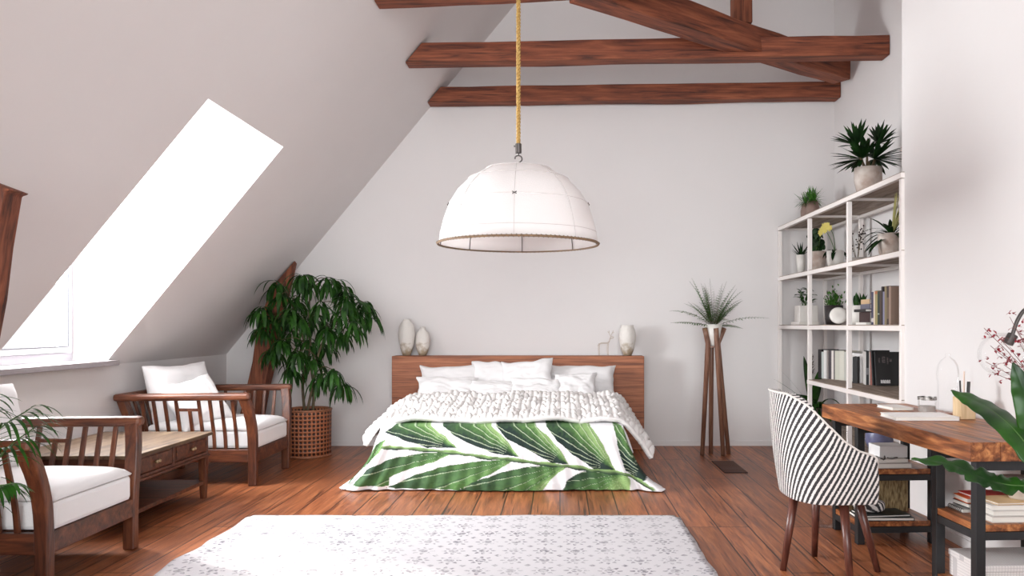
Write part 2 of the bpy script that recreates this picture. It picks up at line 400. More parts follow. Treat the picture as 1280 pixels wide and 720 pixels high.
L_ = (b-a).length; mb.beam((0,0,0), (L_,0,0), .19, .21, n=12, jit=.014, seed=4)
o = mb.build('diagonal_brace', M_beam, loc=(0,0,0), bevel=.01); o.location = a; o.rotation_euler = (b-a).to_track_quat('X', 'Z').to_euler()
tag(o, 'heavy diagonal wooden brace lying across the middle tie beam', 'beam')
mb = MB(); mb.beam((1.50, 6.55, 3.672), (1.50, 6.55, ZC-.003), .15, .15, up=(0,1,0), n=6, jit=.008, seed=3)
tag(mb.build('king_post', M_beamz, loc=(1.5, 6.55, 3.672), bevel=.01), 'short vertical wooden post rising from the diagonal brace', 'post')
def lean_post(base, top, wd, label, seed):
    mb = MB(); mb.beam(base, top, wd, wd*.8, up=(0,1,0), n=9, jit=.03, seed=seed)
    for v in mb.v: v.z = min(v.z, zs(v.x)-.012)
    o = mb.build('leaning_post', M_beamz, loc=base, bevel=.01); tag(o, label, 'post', 'leaning roof struts along the left slope')
lean_post((-3.03, 7.60, .003), (-2.645, 7.66, 1.86), .18, 'rough leaning timber post behind the potted tree', 2)
mb = MB(); mb.beam((-2.655, 3.31, .003), (-2.345, 3.31, 1.98), .19, .15, up=(0,1,0), n=9, jit=.02, seed=6)
for v in mb.v: v.z = min(v.z, zs(v.x)-.012, 1.755+max(0, -2.38-v.x)*1.2)
tag(mb.build('leaning_post', M_beamz, loc=(-2.655, 3.31, .003), bevel=.01), 'rough leaning timber post cut by the left edge above the armchair', 'post', 'leaning roof struts along the left slope')
# floor grille
mb = MB(); mb.box(1.33, 1.52, 6.4, 6.95, .001, .006)
t = thing('floor_vent', (1.42, 6.67, 0), 'small dark rectangular vent grille set in the floorboards', 'vent')
mb.build('backing', pm('vent_dark', (44, 24, 18), .6), t)
mb = MB()
for i in range(12): mb.box(1.335, 1.515, 6.42+i*.044, 6.42+i*.044+.018, .006, .01)
mb.build('grille_bars', pm('vent_bar', (84, 48, 34), .5), t)
# ------------------------------------------------------------------ rug
def rug_mat():
    m = bpy.data.materials.new('patterned_rug'); m.use_nodes = True; nt = m.node_tree; N = nt.nodes; L = nt.links
    b = N['Principled BSDF']; b.inputs['Roughness'].default_value = .95
    tc = N.new('ShaderNodeTexCoord'); sp = N.new('ShaderNodeSeparateXYZ'); L.new(tc.outputs['Object'], sp.inputs[0])
    def M(op, a, b=None, c=None):
        q = N.new('ShaderNodeMath'); q.operation = op
        for i, x in enumerate((a, b, c)):
            if x is None: continue
            if isinstance(x, (int, float)): q.inputs[i].default_value = x
            else: L.new(x, q.inputs[i])
        return q.outputs[0]
    u = M('SUBTRACT', M('FRACT', M('DIVIDE', sp.outputs['X'], .16)), .5); v = M('SUBTRACT', M('FRACT', M('DIVIDE', sp.outputs['Y'], .17)), .5)
    r = M('SQRT', M('ADD', M('MULTIPLY', u, u), M('MULTIPLY', v, v))); th_ = M('ARCTAN2', v, u)
    pet = M('MULTIPLY_ADD', M('COSINE', M('MULTIPLY', th_, 8)), .10, .30)
    mask = M('LESS_THAN', r, pet)
    ring = M('GREATER_THAN', M('ABSOLUTE', M('SUBTRACT', r, .2)), .035)
    # small diamonds between the motifs
    u2 = M('SUBTRACT', .5, M('ABSOLUTE', u)); v2 = M('SUBTRACT', .5, M('ABSOLUTE', v)); dia = M('LESS_THAN', M('ADD', u2, v2), .12)
    mk = M('MAXIMUM', M('MULTIPLY', mask, ring), dia)
    n = N.new('ShaderNodeTexNoise'); n.inputs['Scale'].default_value = 55; n.inputs['Detail'].default_value = 5; L.new(tc.outputs['Object'], n.inputs['Vector'])
    n2 = N.new('ShaderNodeTexNoise'); n2.inputs['Scale'].default_value = 3; n2.inputs['Detail'].default_value = 4; L.new(tc.outputs['Object'], n2.inputs['Vector'])
    wear = M('MULTIPLY', M('SMOOTH_MIN', M('MAXIMUM', M('MULTIPLY', M('SUBTRACT', n.outputs['Fac'], .38), 5), 0), 1, .2), M('MULTIPLY_ADD', n2.outputs['Fac'], 1.2, -.1))
    fac = M('MULTIPLY', M('MULTIPLY', mk, wear), 1.25)
    mx = N.new('ShaderNodeMix'); mx.data_type = 'RGBA'; L.new(fac, mx.inputs[0]); mx.inputs[6].default_value = srgb((214, 209, 212)); mx.inputs[7].default_value = srgb((100, 93, 104))
    L.new(mx.outputs[2], b.inputs['Base Color'])
    bm = N.new('ShaderNodeBump'); bm.inputs['Strength'].default_value = .4; bm.inputs['Distance'].default_value = .006; n3 = N.new('ShaderNodeTexNoise'); n3.inputs['Scale'].default_value = 260
    L.new(tc.outputs['Object'], n3.inputs['Vector']); L.new(n3.outputs['Fac'], bm.inputs['Height']); L.new(bm.outputs[0], b.inputs['Normal'])
    return m
def rugf(u, v):
    # v 0 = camera end, 1 = far end
    D = lerp(3.05, 4.94, v); xl = -1.90-.05*v+.05*nz(v*3, 1)+.02*nz(v*9, 4); xr = .745+.03*nz(v*4, 7)+.012*nz(v*11, 2)
    if v > .97: xl += .03; xr -= .03
    x = lerp(xl, xr, u); D += .018*nz(u*5, 3)*v
    return Vector((x, D, .012+.004*nz(x*3, D*3, 2)))
mb = MB(); mb.grid(rugf, 80, 60)
nb = len(mb.v)
mb.grid(lambda u, v: Vector((rugf(u, v).x, rugf(u, v).y, .001)), 80, 60)
# skirt round the edge
W_ = 81
edge = [i for i in range(W_)]+[j*W_+80 for j in range(1, 61)]+[60*W_+i for i in range(79, -1, -1)]+[j*W_ for j in range(59, 0, -1)]
for a, b in zip(edge, edge[1:]+edge[:1]): mb.f.append((a, nb+a, nb+b, b)); mb.mi.append(0)
rug = mb.build('rug', rug_mat(), loc=(0, 0, 0), smooth=True); tag(rug, 'large pale rug with faded grey motifs lying on the wooden floor', 'rug')

# ------------------------------------------------------------------ bed
BX0, BX1, BXC = -1.30, .46, -.42
bed = thing('bed', (BXC, 6.7, 0), 'low wooden platform bed with a wide plain wooden headboard', 'bed')
mb = MB(); mb.box(-1.615, .808, 7.60, 7.80, .002, .90); mb.build('headboard', M_head, bed, bevel=.006)
mb = MB(); mb.box(BX0-.02, BX1+.06, 5.88, 7.598, .10, .26); mb.build('base_frame', M_head, bed, bevel=.006)
for x in (BX0+.08, BX1-.08):
    for y in (6.0, 7.4):
        mb = MB(); mb.box(x-.04, x+.04, y-.04, y+.04, .002, .10); mb.build('leg', M_head, bed)
mb = MB(); mb.box(BX0+.02, BX1-.0, 5.90, 7.59, .262, .425); mb.build('mattress', M_linen, bed, bevel=.05)

# bed linen: white quilt on top (rumpled), falling a little at both sides
def side_profile(s, half, topz, drop, flare):
    """s -1..1 across the bed -> (x offset from centre, z); outside |half| it hangs down"""
    a = abs(s); k = .80
    if a < k: x = half*a/k; z = topz
    else:
        t = (a-k)/(1-k); x = half+flare*(t**.8); z = topz-drop*(t**1.3)
    return (x if s > 0 else -x), z
HC, HH = -.425, .86
def quilt(u, v):
    D = lerp(5.86, 7.22, v); x, z = side_profile(u*2-1, HH, .445+.075*v, .20, .10)
    wr = .022*nz(x*5+2, D*7, 1)+.012*nz(x*13, D*11, 5)
    # crumpled peaks near the middle of the foot
    wr += .05*exp(-((x-.12)/.09)**2-((D-6.05)/.16)**2)+.03*exp(-((x+.35)/.10)**2-((D-6.05)/.14)**2)
    return Vector((HC+x, D, z+abs(wr)))
mb = MB(); mb.grid(quilt, 110, 80)
q = mb.build('quilt', M_linen, loc=(HC, 6.5, .26), smooth=True, solid=.02); tag(q, 'white crumpled cotton quilt spread over the bed under the knitted blanket', 'quilt')

# chunky knitted throw
def knit(u, v):
    s = u*2-1
    D = lerp(5.87, 6.98, v)
    k = .74; a = abs(s); topz = .475+.085*v
    left = s < 0
    flare = .15 if left else .23; drop = .17 if left else .26
    hh = HH+.01
    if a < k: x = hh*a/k; z = topz
    else:
        t = (a-k)/(1-k); x = hh+flare*(t**.85); z = topz-drop*(t**1.25)
    x = x if not left else -x
    # the throw pools lower towards the foot at the sides
    fl = max(0, (a-k)/(1-k)); fade = (1-v)**.7
    z = lerp(topz if a < k else lerp(topz, z, .62), z, fade)+.0
    x = x*(1-.10*(1-fade)*fl)
    # fish-bone stitches
    su = u*30; sv = v*8
    cu = su-math.floor(su)-.5; side = 1 if cu > 0 else -1
    st = sin((sv+abs(cu)*1.3+.5*(int(su) % 2))*2*pi)*.5+.5
    rb = 1-(abs(abs(cu)-.25)/.25)**2
    h = .034*min(1, v*14)*(.25+.75*st)*(rb**.5 if rb > 0 else 0)
    wv = .03*nz(x*3, D*4, 3)+.05*abs(nz(x*2.2+4, D*6, 8))
    hem = .045*exp(-(v/.05)**2)*0
    dz = h+wv+hem
    nx = (1 if not left else -1)*min(1, fl*1.5)
    z += .0
    return Vector((HC+x+nx*h*1.3, D+.02*nz(x*4, 2, 1)*(1-v), max(z+dz*(1-.5*fl), .1)))
mb = MB(); mb.grid(knit, 440, 200)
q = mb.build('knitted_throw', M_knit, loc=(HC, 6.4, .3), smooth=True, solid=.034); tag(q, 'chunky cream knitted throw across the bed, hanging over both sides', 'blanket')

# leaf print bedspread over the foot
def Z(zx, zy): return (440+zx/3.2, 440+zy/3.2)
DARK, MID, LITE = srgb((22, 44, 38)), srgb((82, 122, 62)), srgb((140, 172, 108))
UP = [ # base, outline (zoom coords), flip
 ((415,385), [(130,325),(180,285),(290,285),(370,338),(420,386),(300,383),(200,352)]),
 ((668,417), [(345,285),(540,285),(610,345),(670,417),(580,408),(470,368),(400,332)]),
 ((862,447), [(560,285),(720,285),(785,340),(832,390),(864,447),(800,442),(700,388),(620,350)]),
 ((1048,470), [(765,285),(945,285),(1003,370),(1050,470),(970,468),(880,408),(820,356)]),
 ((1190,500), [(1045,285),(1070,285),(1135,395),(1180,495),(1150,520),(1090,470),(1068,400)]),
]
LO = [
 ((400,405), [(404,404),(290,403),(150,428),(60,470),(10,530),(150,532),(152,500),(230,468),(330,440)]),
 ((650,428), [(654,425),(520,433),(390,450),(260,487),(140,540),(430,545),(540,490),(620,450)]),
 ((852,452), [(856,450),(720,453),(600,475),(500,510),(425,548),(762,548),(800,500),(850,462)]),
 ((1092,485), [(1092,480),(1040,468),(960,470),(900,482),(860,510),(840,552),(1110,552),(1108,510)]),
 ((130,352), [(134,350),(95,372),(50,430),(10,480),(-20,540),(40,470),(110,405)]),
]
STEM = [(120,382),(240,388),(400,402),(520,418),(640,428),(740,442),(860,455),(960,470),(1080,482),(1150,510),(1200,540)]
def inside(p, poly):
    x, y = p; c = False; n = len(poly)
    for i in range(n):
        (x1, y1), (x2, y2) = poly[i], poly[i-1]
        if (y1 > y) != (y2 > y) and x < (x2-x1)*(y-y1)/(y2-y1)+x1: c = not c
    return c
def mixc(a, b, t): t = max(0, min(1, t)); return tuple(a[i]*(1-t)+b[i]*t for i in range(3))
def print_col(zx, zy):
    wx = zx+4*nz(zx*.03, zy*.03, 1); wy = zy+3*nz(zx*.03, zy*.03, 7)
    W = srgb((238, 236, 238))[:3]
    for (x1, y1), (x2, y2) in zip(STEM, STEM[1:]):
        if x1-5 <= wx <= x2+5:
            y = y1+(y2-y1)*(wx-x1)/(x2-x1)
            if abs(wy-y) < 7+2*sin(wx*.05):
                return mixc(DARK, LITE, .5+(y-wy)/12+.4*nz(wx*.02, wy*.3))
    for lst, up in ((UP, 1), (LO, 0)):
        for base, poly in lst:
            if inside((wx, wy), poly):
                bx, by = base; cx = sum(p[0] for p in poly)/len(poly); cy = sum(p[1] for p in poly)/len(poly)
                ax, ay = cx-bx, cy-by; L = sqrt(ax*ax+ay*ay)+1e-6; ax /= L; ay /= L
                dx, dy = wx-bx, wy-by; r = sqrt(dx*dx+dy*dy)+1e-6
                al = (dx*ax+dy*ay); ac = (dx*ay-dy*ax); an = math.atan2(ac, max(al, 1))
                side = -an
                wash = .35*nz(wx*.02+3, wy*.02, 2)+.25*nz(wx*.09, wy*.09, 4)
                t = .34+side*3.6+wash if up else .98-.5*r/L/1.6+.35*nz(an*5+base[0], 2, 1)+.6*wash-side*1.2
                c = mixc(DARK, MID, t)
                if t > .95: c = mixc(c, LITE, (t-.95)*1.6)
                vein = (an*(8 if up else 6)+.05*nz(r*.01, 1)+.3) % 1.0
                if vein < min(.2, 2.6/(r*.1+1)) and r > 55 and up or (not up and vein < .05 and r > 40): c = mixc(c, (.62, .72, .5), .6)
                elif vein > .86: c = mixc(c, DARK, .45)
                return c
    return W
def cover(u, v):
    """u along the hem from the left side round the foot to the right side; v down from the top"""
    # plan of the fold line and of the hem, each as a path in (x, D)
    # u: 0-.14 left side, .14-.86 foot, .86-1 right side
    if u < .14:
        t = u/.14; top = Vector((BX0-.01, lerp(6.35, 5.80, t))); bot = Vector((lerp(-1.38, -1.50, t**2), lerp(6.30, 5.72, t)))
    elif u > .86:
        t = (u-.86)/.14; top = Vector((lerp(BX1, BX1+.02, t), lerp(5.80, 6.35, t))); bot = Vector((lerp(.64, .56, t), lerp(5.76, 6.3, t)))
    else:
        t = (u-.14)/.72; top = Vector((lerp(BX0-.01, BX1, t), 5.80)); bot = Vector((lerp(-1.50, .64, t**1.0), 5.70+.02*sin(t*9)))
    cz = .462
    vt = .16
    if v < vt:  # on top of the bed, running back
        q = v/vt; cxx = HC
        x = lerp(lerp(cxx, top.x, .80), top.x, q); y = lerp(max(6.1, top.y), top.y, q); z = cz+.012-.016*q*q
        return Vector((x, y, z))
    q = (v-vt)/(1-vt)
    e = q**1.15
    x = lerp(top.x, bot.x, e**1.3); y = lerp(top.y, bot.y, min(1, q*1.1))
    z = lerp(cz-.004, .012, q)
    # folds: strong at the corners, shallow across the foot
    ck_ = exp(-((u-.14)/.045)**2)+exp(-((u-.86)/.045)**2)
    fold = (.008+.030*ck_)*sin(u*2*pi*26+.8*nz(u*9, q*2))*q
    n2 = .010*nz(u*14, q*3, 5)*q
    if .14 < u < .86: y += -fold*.8-n2
    elif u <= .14: x += -fold-n2
    else: x += fold+n2
    # trailing corner tips on the floor
    if u < .2: x -= .10*exp(-((u-.13)/.03)**2)*q**5
    if u > .8: x += .14*exp(-((u-.87)/.016)**2)*q**6; y -= .06*exp(-((u-.87)/.016)**2)*q**6
    z = max(z+.012*abs(nz(u*20, q*4, 9))*q*(1 if q > .9 else 0), .012)
    if q > .97: z = max(.010, z-.004)
    return Vector((x, y, z))
mb = MB(); mb.grid(cover, 560, 150)
cols = []
for p in mb.v:
    sx = p.x
    if p.x < -1.3 and p.y > 5.78: sx = p.x-(p.y-5.78)*.35
    if p.x > .4 and p.y > 5.80: sx = p.x+(p.y-5.80)*.25
    px = 700+sx*990/5.76; py = 406+(1.2-p.z)*990/5.76
    cols.append(print_col((px-440)*3.2, (py-440)*3.2))
mb.col = cols
def print_mat():
    m = bpy.data.materials.new('leaf_print_cotton'); m.use_nodes = True; N = m.node_tree.nodes; b = N['Principled BSDF']; b.inputs['Roughness'].default_value = .8
    a = N.new('ShaderNodeAttribute'); a.attribute_name = 'Col'; m.node_tree.links.new(a.outputs['Color'], b.inputs['Base Color']); return m
q = mb.build('bedspread', print_mat(), loc=(HC, 5.8, .01), smooth=True, solid=.008); tag(q, 'white bedspread printed with big green palm leaves draped over the foot of the bed', 'bedspread')

# pillows
def pillow_mb(w, h, t, seed, crumple=1.0):
    mb = MB(); n = 26
    def surf(sg):
        def fn(u, v):
            a = u*2-1; b = v*2-1
            pin = 1-.10*(1-a*a)*(abs(b)**3); pin2 = 1-.10*(1-b*b)*(abs(a)**3)
            x = a*w/2*pin2; y = b*h/2*pin
            e = max(0, (1-a**4))*max(0, (1-b**4)); th_ = t/2*e**.55
            wr = crumple*(.016*nz(a*2.2+seed, b*2.2, sg)+.009*nz(a*5+seed, b*6, sg+3)+.012*abs(nz(a*3.1+seed, b*1.4, sg+9)))*e**.3
            return Vector((x+crumple*.012*nz(b*3, seed, 1), y+crumple*.02*nz(a*2.5, seed+4, 2), sg*(th_)+wr))
        return fn
    mb.grid(surf(1), n, n); n0 = len(mb.v); mb.grid(surf(-1), n, n)
    W = n+1
    # weld the rim: average both rims
    rim = [i for i in range(W)]+[j*W+n for j in range(1, W)]+[n*W+i for i in range(n-1, -1, -1)]+[j*W for j in range(n-1, 0, -1)]
    for i in rim:
        mid = (mb.v[i]+mb.v[n0+i])/2; mb.v[i] = mid+Vector((0, 0, .003)); mb.v[n0+i] = mid-Vector((0, 0, .003))
    for i in range(len(mb.f)//2, len(mb.f)): mb.f[i] = mb.f[i][::-1]
    for a, b in zip(rim, rim[1:]+rim[:1]): mb.f.append((a, n0+a, n0+b, b)); mb.mi.append(0)
    return mb
def pillow(c, w, h, t, tilt, yaw, roll, seed, label, mat=None, group='white pillows at the head of the bed', name='pillow', cat='pillow', crumple=1.0):
    """stands facing -Y when tilt = 90 degrees (lies flat at 0)"""
    mb = pillow_mb(w, h, t, seed, crumple)
    M = Matrix.Rotation(radians(yaw), 4, 'Z') @ Matrix.Rotation(radians(tilt), 4, 'X') @ Matrix.Rotation(radians(roll), 4, 'Z')
    mb.xf(Matrix.Translation(Vector(c)) @ M)
    o = mb.build(name, mat or M_linen, loc=c, smooth=True, sub=1); tag(o, label, cat, group); return o
pillow((-1.02, 7.43, .655), .62, .36, .15, 64, 2, 1, 1.3, 'plump white pillow leaning on the headboard at the far left')
pillow((-.55, 7.42, .68), .60, .38, .15, 66, -3, -2, 5.1, 'white pillow leaning on the headboard, second from the left')
pillow((-.30, 7.30, .70), .50, .38, .13, 66, -10, 7, 9.2, 'white pillow with one raised peaked corner at the middle of the headboard')
pillow((.19, 7.43, .655), .68, .37, .15, 64, -2, -1, 13.8, 'wide white pillow leaning on the headboard at the far right')
pillow((-1.03, 7.22, .61), .58, .26, .12, 56, 2, 0, 21.2, 'low white pillow in the front row at the far left')
pillow((-.60, 7.20, .60), .50, .22, .11, 52, 0, 2, 25.6, 'low white pillow in the front row, second from the left')
pillow((-.22, 7.18, .615), .50, .24, .11, 54, -2, -2, 29.4, 'low white pillow in the front row, third from the left')
pillow((.14, 7.20, .635), .40, .28, .12, 58, -4, 3, 33.9, 'small white pillow with a sharp side flange in the front row at the far right')

# ------------------------------------------------------------------ headboard ornaments
def vase(c, prof, label, cat='vase', mat=None, group=None, seed=0):
    mb = MB(); mb.lathe(prof, c, 36, fn=lambda a, z: 1+.03*nz(cos(a)*2+seed, sin(a)*2, z*12))
    o = mb.build('vase', mat or M_vase, loc=c, smooth=True); tag(o, label, cat, group); return o
def vase_mat():
    m = pm('crackled_stone_vase', (226, 220, 214), .7, bump=.5, bscale=70); nt = m.node_tree; N = nt.nodes; L = nt.links; b = N['Principled BSDF']
    tc = N.new('ShaderNodeTexCoord'); sp = N.new('ShaderNodeSeparateXYZ'); L.new(tc.outputs['Object'], sp.inputs[0])
    n = N.new('ShaderNodeTexNoise'); n.inputs['Scale'].default_value = 18; n.inputs['Detail'].default_value = 6; L.new(tc.outputs['Object'], n.inputs['Vector'])
    a = N.new('ShaderNodeMath'); a.operation = 'MULTIPLY_ADD'; L.new(sp.outputs['Z'], a.inputs[0]); a.inputs[1].default_value = -3.2; a.inputs[2].default_value = .38
    s = N.new('ShaderNodeMath'); L.new(a.outputs[0], s.inputs[0]); L.new(n.outputs['Fac'], s.inputs[1])
    r = N.new('ShaderNodeValToRGB'); r.color_ramp.elements[0].position = .5; r.color_ramp.elements[0].color = srgb((226,220,214)); r.color_ramp.elements[1].position = .8; r.color_ramp.elements[1].color = srgb((170,152,128))
    L.new(s.outputs[0], r.inputs['Fac']); L.new(r.outputs['Color'], b.inputs['Base Color']); return m
M_vase = vase_mat()
k = 7.7/990
def prof(pts, h): return [(r*k, z*k) for r, z in pts]
vase((-1.49, 7.70, .902), prof([(0,0),(5,0),(7,6),(9.5,16),(10.5,26),(9.5,36),(6,42),(4,44),(4.6,45.5),(3,45.5),(3,40),(0,40)], 45), 'tall mottled stone vase on the left end of the headboard', group=None, seed=1)
vase((-1.335, 7.70, .902), prof([(0,0),(4.5,0),(7,6),(8.8,14),(9,20),(7.5,28),(4,32),(2.8,34),(3.4,36),(2,36),(2,32),(0,32)], 36), 'shorter mottled stone vase beside the tall one on the left of the headboard', seed=4)
vase((.655, 7.70, .902), prof([(0,0),(5,0),(7.5,6),(10,16),(10.8,24),(9.5,32),(7.5,36),(8.2,38),(7,38),(6.5,34),(0,30)], 38), 'wide mouthed mottled stone vase on the right end of the headboard', seed=8)
# wire deer
t = thing('wire_deer', (.44, 7.70, .902), 'small pale wire deer figurine beside the wide mouthed vase', 'figurine')
M_wire = pm('pale_wire', (204, 190, 178), .5, .3)
def wl(pts, r=.0035): 
    mb.tube(spline([Vector((.44+x*k, 7.70+y*k, .902+z*k)) for x, y, z in pts], 10), r, 5)
mb = MB()
wl([(-8,2,14),(-4,2.5,16),(2,2,16),(5,1,18),(6,0,22)]); wl([(-8,-2,14),(-4,-2.5,15),(2,-2,15),(5,-1,17),(6,0,22)]); wl([(-8,2,14),(-9,0,12),(-8,-2,14)])
mb.build('body', M_wire, t, smooth=True)
for x, y in ((-8,2),(-7,-2),(3,2),(4,-2)):
    mb = MB(); wl([(x,y,15),(x-.6,y,8),(x,y,.4)], .003); mb.build('leg', M_wire, t, smooth=True)
mb = MB(); wl([(6,0,21),(8,0,24),(10.5,0,22.5),(8.5,0,21.5),(6,0,21)], .004); mb.build('head', M_wire, t, smooth=True)
mb = MB(); wl([(6.6,.3,24),(5,2,28),(5,3,31)], .0028); wl([(7,-.3,24),(8.5,-2,28),(10,-3,31)], .0028); wl([(5,2,28),(3,2,30)], .0025); wl([(8.5,-2,28),(11,-2,29)], .0025); mb.build('antlers', M_wire, t, smooth=True)
# ------------------------------------------------------------------ armchairs (front towards +X)
def curve_strip(mb, pts, w, h, side):
    """square post following pts; side = unit axis along which w is measured"""
    pts = [Vector(p) for p in pts]; n = len(pts); vs = []; s = Vector(side)
    for i, p in enumerate(pts):
        t = (pts[min(i+1, n-1)]-pts[max(0, i-1)]).normalized(); r = s-t*s.dot(t); r.normalize(); u = t.cross(r)
        hh = h(i/(n-1)) if callable(h) else h
        vs += [p-r*w/2-u*hh/2, p+r*w/2-u*hh/2, p+r*w/2+u*hh/2, p-r*w/2+u*hh/2]
    fs = [(3,2,1,0), tuple(range(4*n-4, 4*n))]
    for i in range(n-1):
        for k in range(4): fs.append((4*i+k, 4*i+(k+1) % 4, 4*i+4+(k+1) % 4, 4*i+4+k))
    mb.add(vs, fs)
def make_armchair(label):
    r = thing('armchair', (0, 0, 0), label, 'armchair', 'pair of wooden armchairs with white cushions')
    hb, ht = .355, .445       # half width at the seat and at the arm rails
    XF, XB = .43, -.42
    def armx(t): return lerp(XB-.02, XF, t)
    for s in (-1, 1):
        mb = MB(); path = spline([(XF+.012, s*hb, .001), (XF+.012, s*hb, .24), (XF+.012, s*(hb+.018), .42), (XF+.0, s*(hb+.052), .56), (XF-.025, s*(ht-.003), .672)], 12)
        curve_strip(mb, path, .052, lambda t: .062+.012*t, (0, 1, 0)); mb.build('front_leg', M_armz, r, bevel=.008)
        mb = MB(); path = spline([(XB-.02, s*hb, .001), (XB-.01, s*hb, .24), (XB-.04, s*(hb+.04), .48), (XB-.085, s*(ht-.02), .655)], 10)
        curve_strip(mb, path, .048, .055, (0, 1, 0)); mb.build('rear_leg', M_armz, r, bevel=.006)
        mb = MB(); mb.beam((XB-.12, s*ht, .665), (XF+.028, s*ht, .674), .068, .054); o = mb.build('arm_rail', M_arm, r, bevel=.018)
        mb = MB(); mb.beam((XB+.01, s*hb, .225), (XF-.02, s*hb, .225), .036, .095); mb.build('side_rail', M_arm, r, bevel=.004)
        xs = [XB+.075+i*.083 for i in range(9)]
        for i, x in enumerate(xs):
            if i == 4: continue
            mb = MB(); path = spline([(x+.004, s*hb, .262), (x+.003, s*(hb+.018), .40), (x, s*(ht-.008), .652)], 6)
            curve_strip(mb, path, .016, .024, (0, 1, 0)); mb.build('slat', M_armz, r, bevel=.002)
        yq = lerp(hb+.018, ht-.008, .68); mb = MB(); mb.beam((xs[3]+.008, s*yq, .572), (xs[5]+.008, s*yq, .572), .016, .022)
        path = spline([(xs[4]+.012, s*hb, .262), (xs[4]+.012, s*(hb+.018), .40), (xs[4]+.012, s*yq, .562)], 6)
        curve_strip(mb, path, .016, .024, (0, 1, 0)); mb.build('short_slat', M_armz, r, bevel=.002)
    mb = MB(); mb.beam((XB-.09, -ht-.01, .665), (XB-.09, ht+.01, .665), .05, .055); mb.build('back_rail', M_arm, r, bevel=.016)
    for i in range(9):
        y = -.32+i*.08; mb = MB(); curve_strip(mb, spline([(XB-.01, y*.92, .26), (XB-.03, y, .45), (XB-.085, y*1.08, .645)], 5), .024, .016, (0, 1, 0)); mb.build('back_slat', M_armz, r, bevel=.002)
    mb = MB(); mb.beam((XF+.018, -hb+.02, .225), (XF+.018, hb-.02, .225), .04, .095); mb.build('front_rail', M_arm, r, bevel=.004)
    mb = MB(); mb.beam((XB-.015, -hb+.02, .225), (XB-.015, hb-.02, .225), .036, .095); mb.build('back_seat_rail', M_arm, r, bevel=.004)
    mb = MB()
    for i in range(6): mb.box(XB+.03+i*.13, XB+.11+i*.13, -hb+.01, hb-.01, .24, .262)
    mb.build('seat_slats', M_arm, r)
    # seat cushion: box cushion with a softer pad over it
    mb = MB(); x0, x1, y0, y1 = XB+.03, XF+.035, -hb+.032, hb-.032
    mb.box(x0, x1, y0, y1, .272, .405); o = mb.build('seat_cushion', M_cush, r, bevel=.022, smooth=False)
    mb = MB()
    def pad(u, v):
        a = u*2-1; b = v*2-1; e = (1-abs(a)**6)*(1-abs(b)**6)
        z = .407+.052*(e**.35)*(1+.12*nz(a*2, b*2, 4))+.012*(1-a*a)*(1-b*b)
        rx = 1+.012*(1-e**.2)
        return Vector(((x0+x1)/2+a*(x1-x0)/2*.995, b*(y1-y0)/2*.995, z))
    mb.grid(pad, 30, 30)
    n0 = len(mb.v)
    pd = mb.build('seat_pad', M_cush, r, smooth=True, solid=.01)
    return r
ca = make_armchair('wooden slatted armchair with two loose white cushions, in front of the potted tree')
ca.location = (-2.73, 6.26, 0)
cb_ = copy_tree(ca); cb_.location = (-2.74, 3.885, 0); cb_['label'] = 'wooden slatted armchair nearest the camera, cut off by the left edge'
G = 'loose white cushions on the armchairs'
def cush(c, w, h, t, yaw, tilt, roll, seed, label):
    mb = pillow_mb(w, h, t, seed, .7)
    M = Matrix.Rotation(radians(yaw), 4, 'Z') @ Matrix.Rotation(radians(tilt), 4, 'X') @ Matrix.Rotation(radians(roll), 4, 'Z')
    mb.xf(Matrix.Translation(Vector(c)) @ M)
    o = mb.build('back_cushion', M_cush, loc=c, smooth=True, sub=1); tag(o, label, 'cushion', G); return o
cush((-3.02, 6.30, .655), .60, .50, .20, 66, 76, 1, 41, 'big square white cushion upright against the back of the far armchair')
o = cush((-2.80, 6.10, .60), .44, .42, .17, 52, 58, 14, 47, 'smaller tufted white cushion slumped in front of the big one on the far armchair')
mb = MB()
mb.lathe([(0,0),(.012,.001),(.014,.006),(.006,.010),(0,.011)], (0,0,0), 12); mb.xf(Matrix.Translation((-2.735, 6.045, .655)) @ Matrix.Rotation(radians(52), 4, 'Z') @ Matrix.Rotation(radians(58), 4, 'X'))
mb.build('button', M_cush, o, smooth=True)
cush((-2.95, 3.96, .655), .62, .50, .20, 80, 76, -1, 53, 'white cushion leaning in the near armchair at the left edge')

# ------------------------------------------------------------------ coffee table
tx0, tx1, ty0, ty1, tz = -3.18, -2.42, 4.50, 5.53, .455
t = thing('coffee_table', (-2.8, 5.0, 0), 'low wooden table with drawers standing between the two armchairs', 'table')
mb = MB(); mb.box(tx0, tx1, ty0, ty1, tz-.022, tz); mb.build('table_top', M_ttop, t, bevel=.004)
mb = MB(); mb.box(tx0+.03, tx1-.055, ty0+.03, ty1-.03, tz-.15, tz-.023); mb.build('apron', M_arm, t)
mb = MB(); z0, z1 = tz-.15, tz-.023; yy = [ty0+.06, (ty0+ty1)/2-.012, (ty0+ty1)/2+.012, ty1-.06]
mb.box(tx1-.055, tx1-.022, ty0+.03, yy[0], z0, z1); mb.box(tx1-.055, tx1-.022, yy[1], yy[2], z0, z1); mb.box(tx1-.055, tx1-.022, yy[3], ty1-.03, z0, z1)
mb.box(tx1-.055, tx1-.022, yy[0], yy[1], z0, z0+.018); mb.box(tx1-.055, tx1-.022, yy[2], yy[3], z0, z0+.018)
mb.box(tx1-.03, tx1-.008, ty0+.03, ty1-.03, z0-.014, z0)
mb.build('drawer_surround', M_arm, t, bevel=.003)
M_knob = pm('brass_knob', (176, 152, 120), .35, .8)
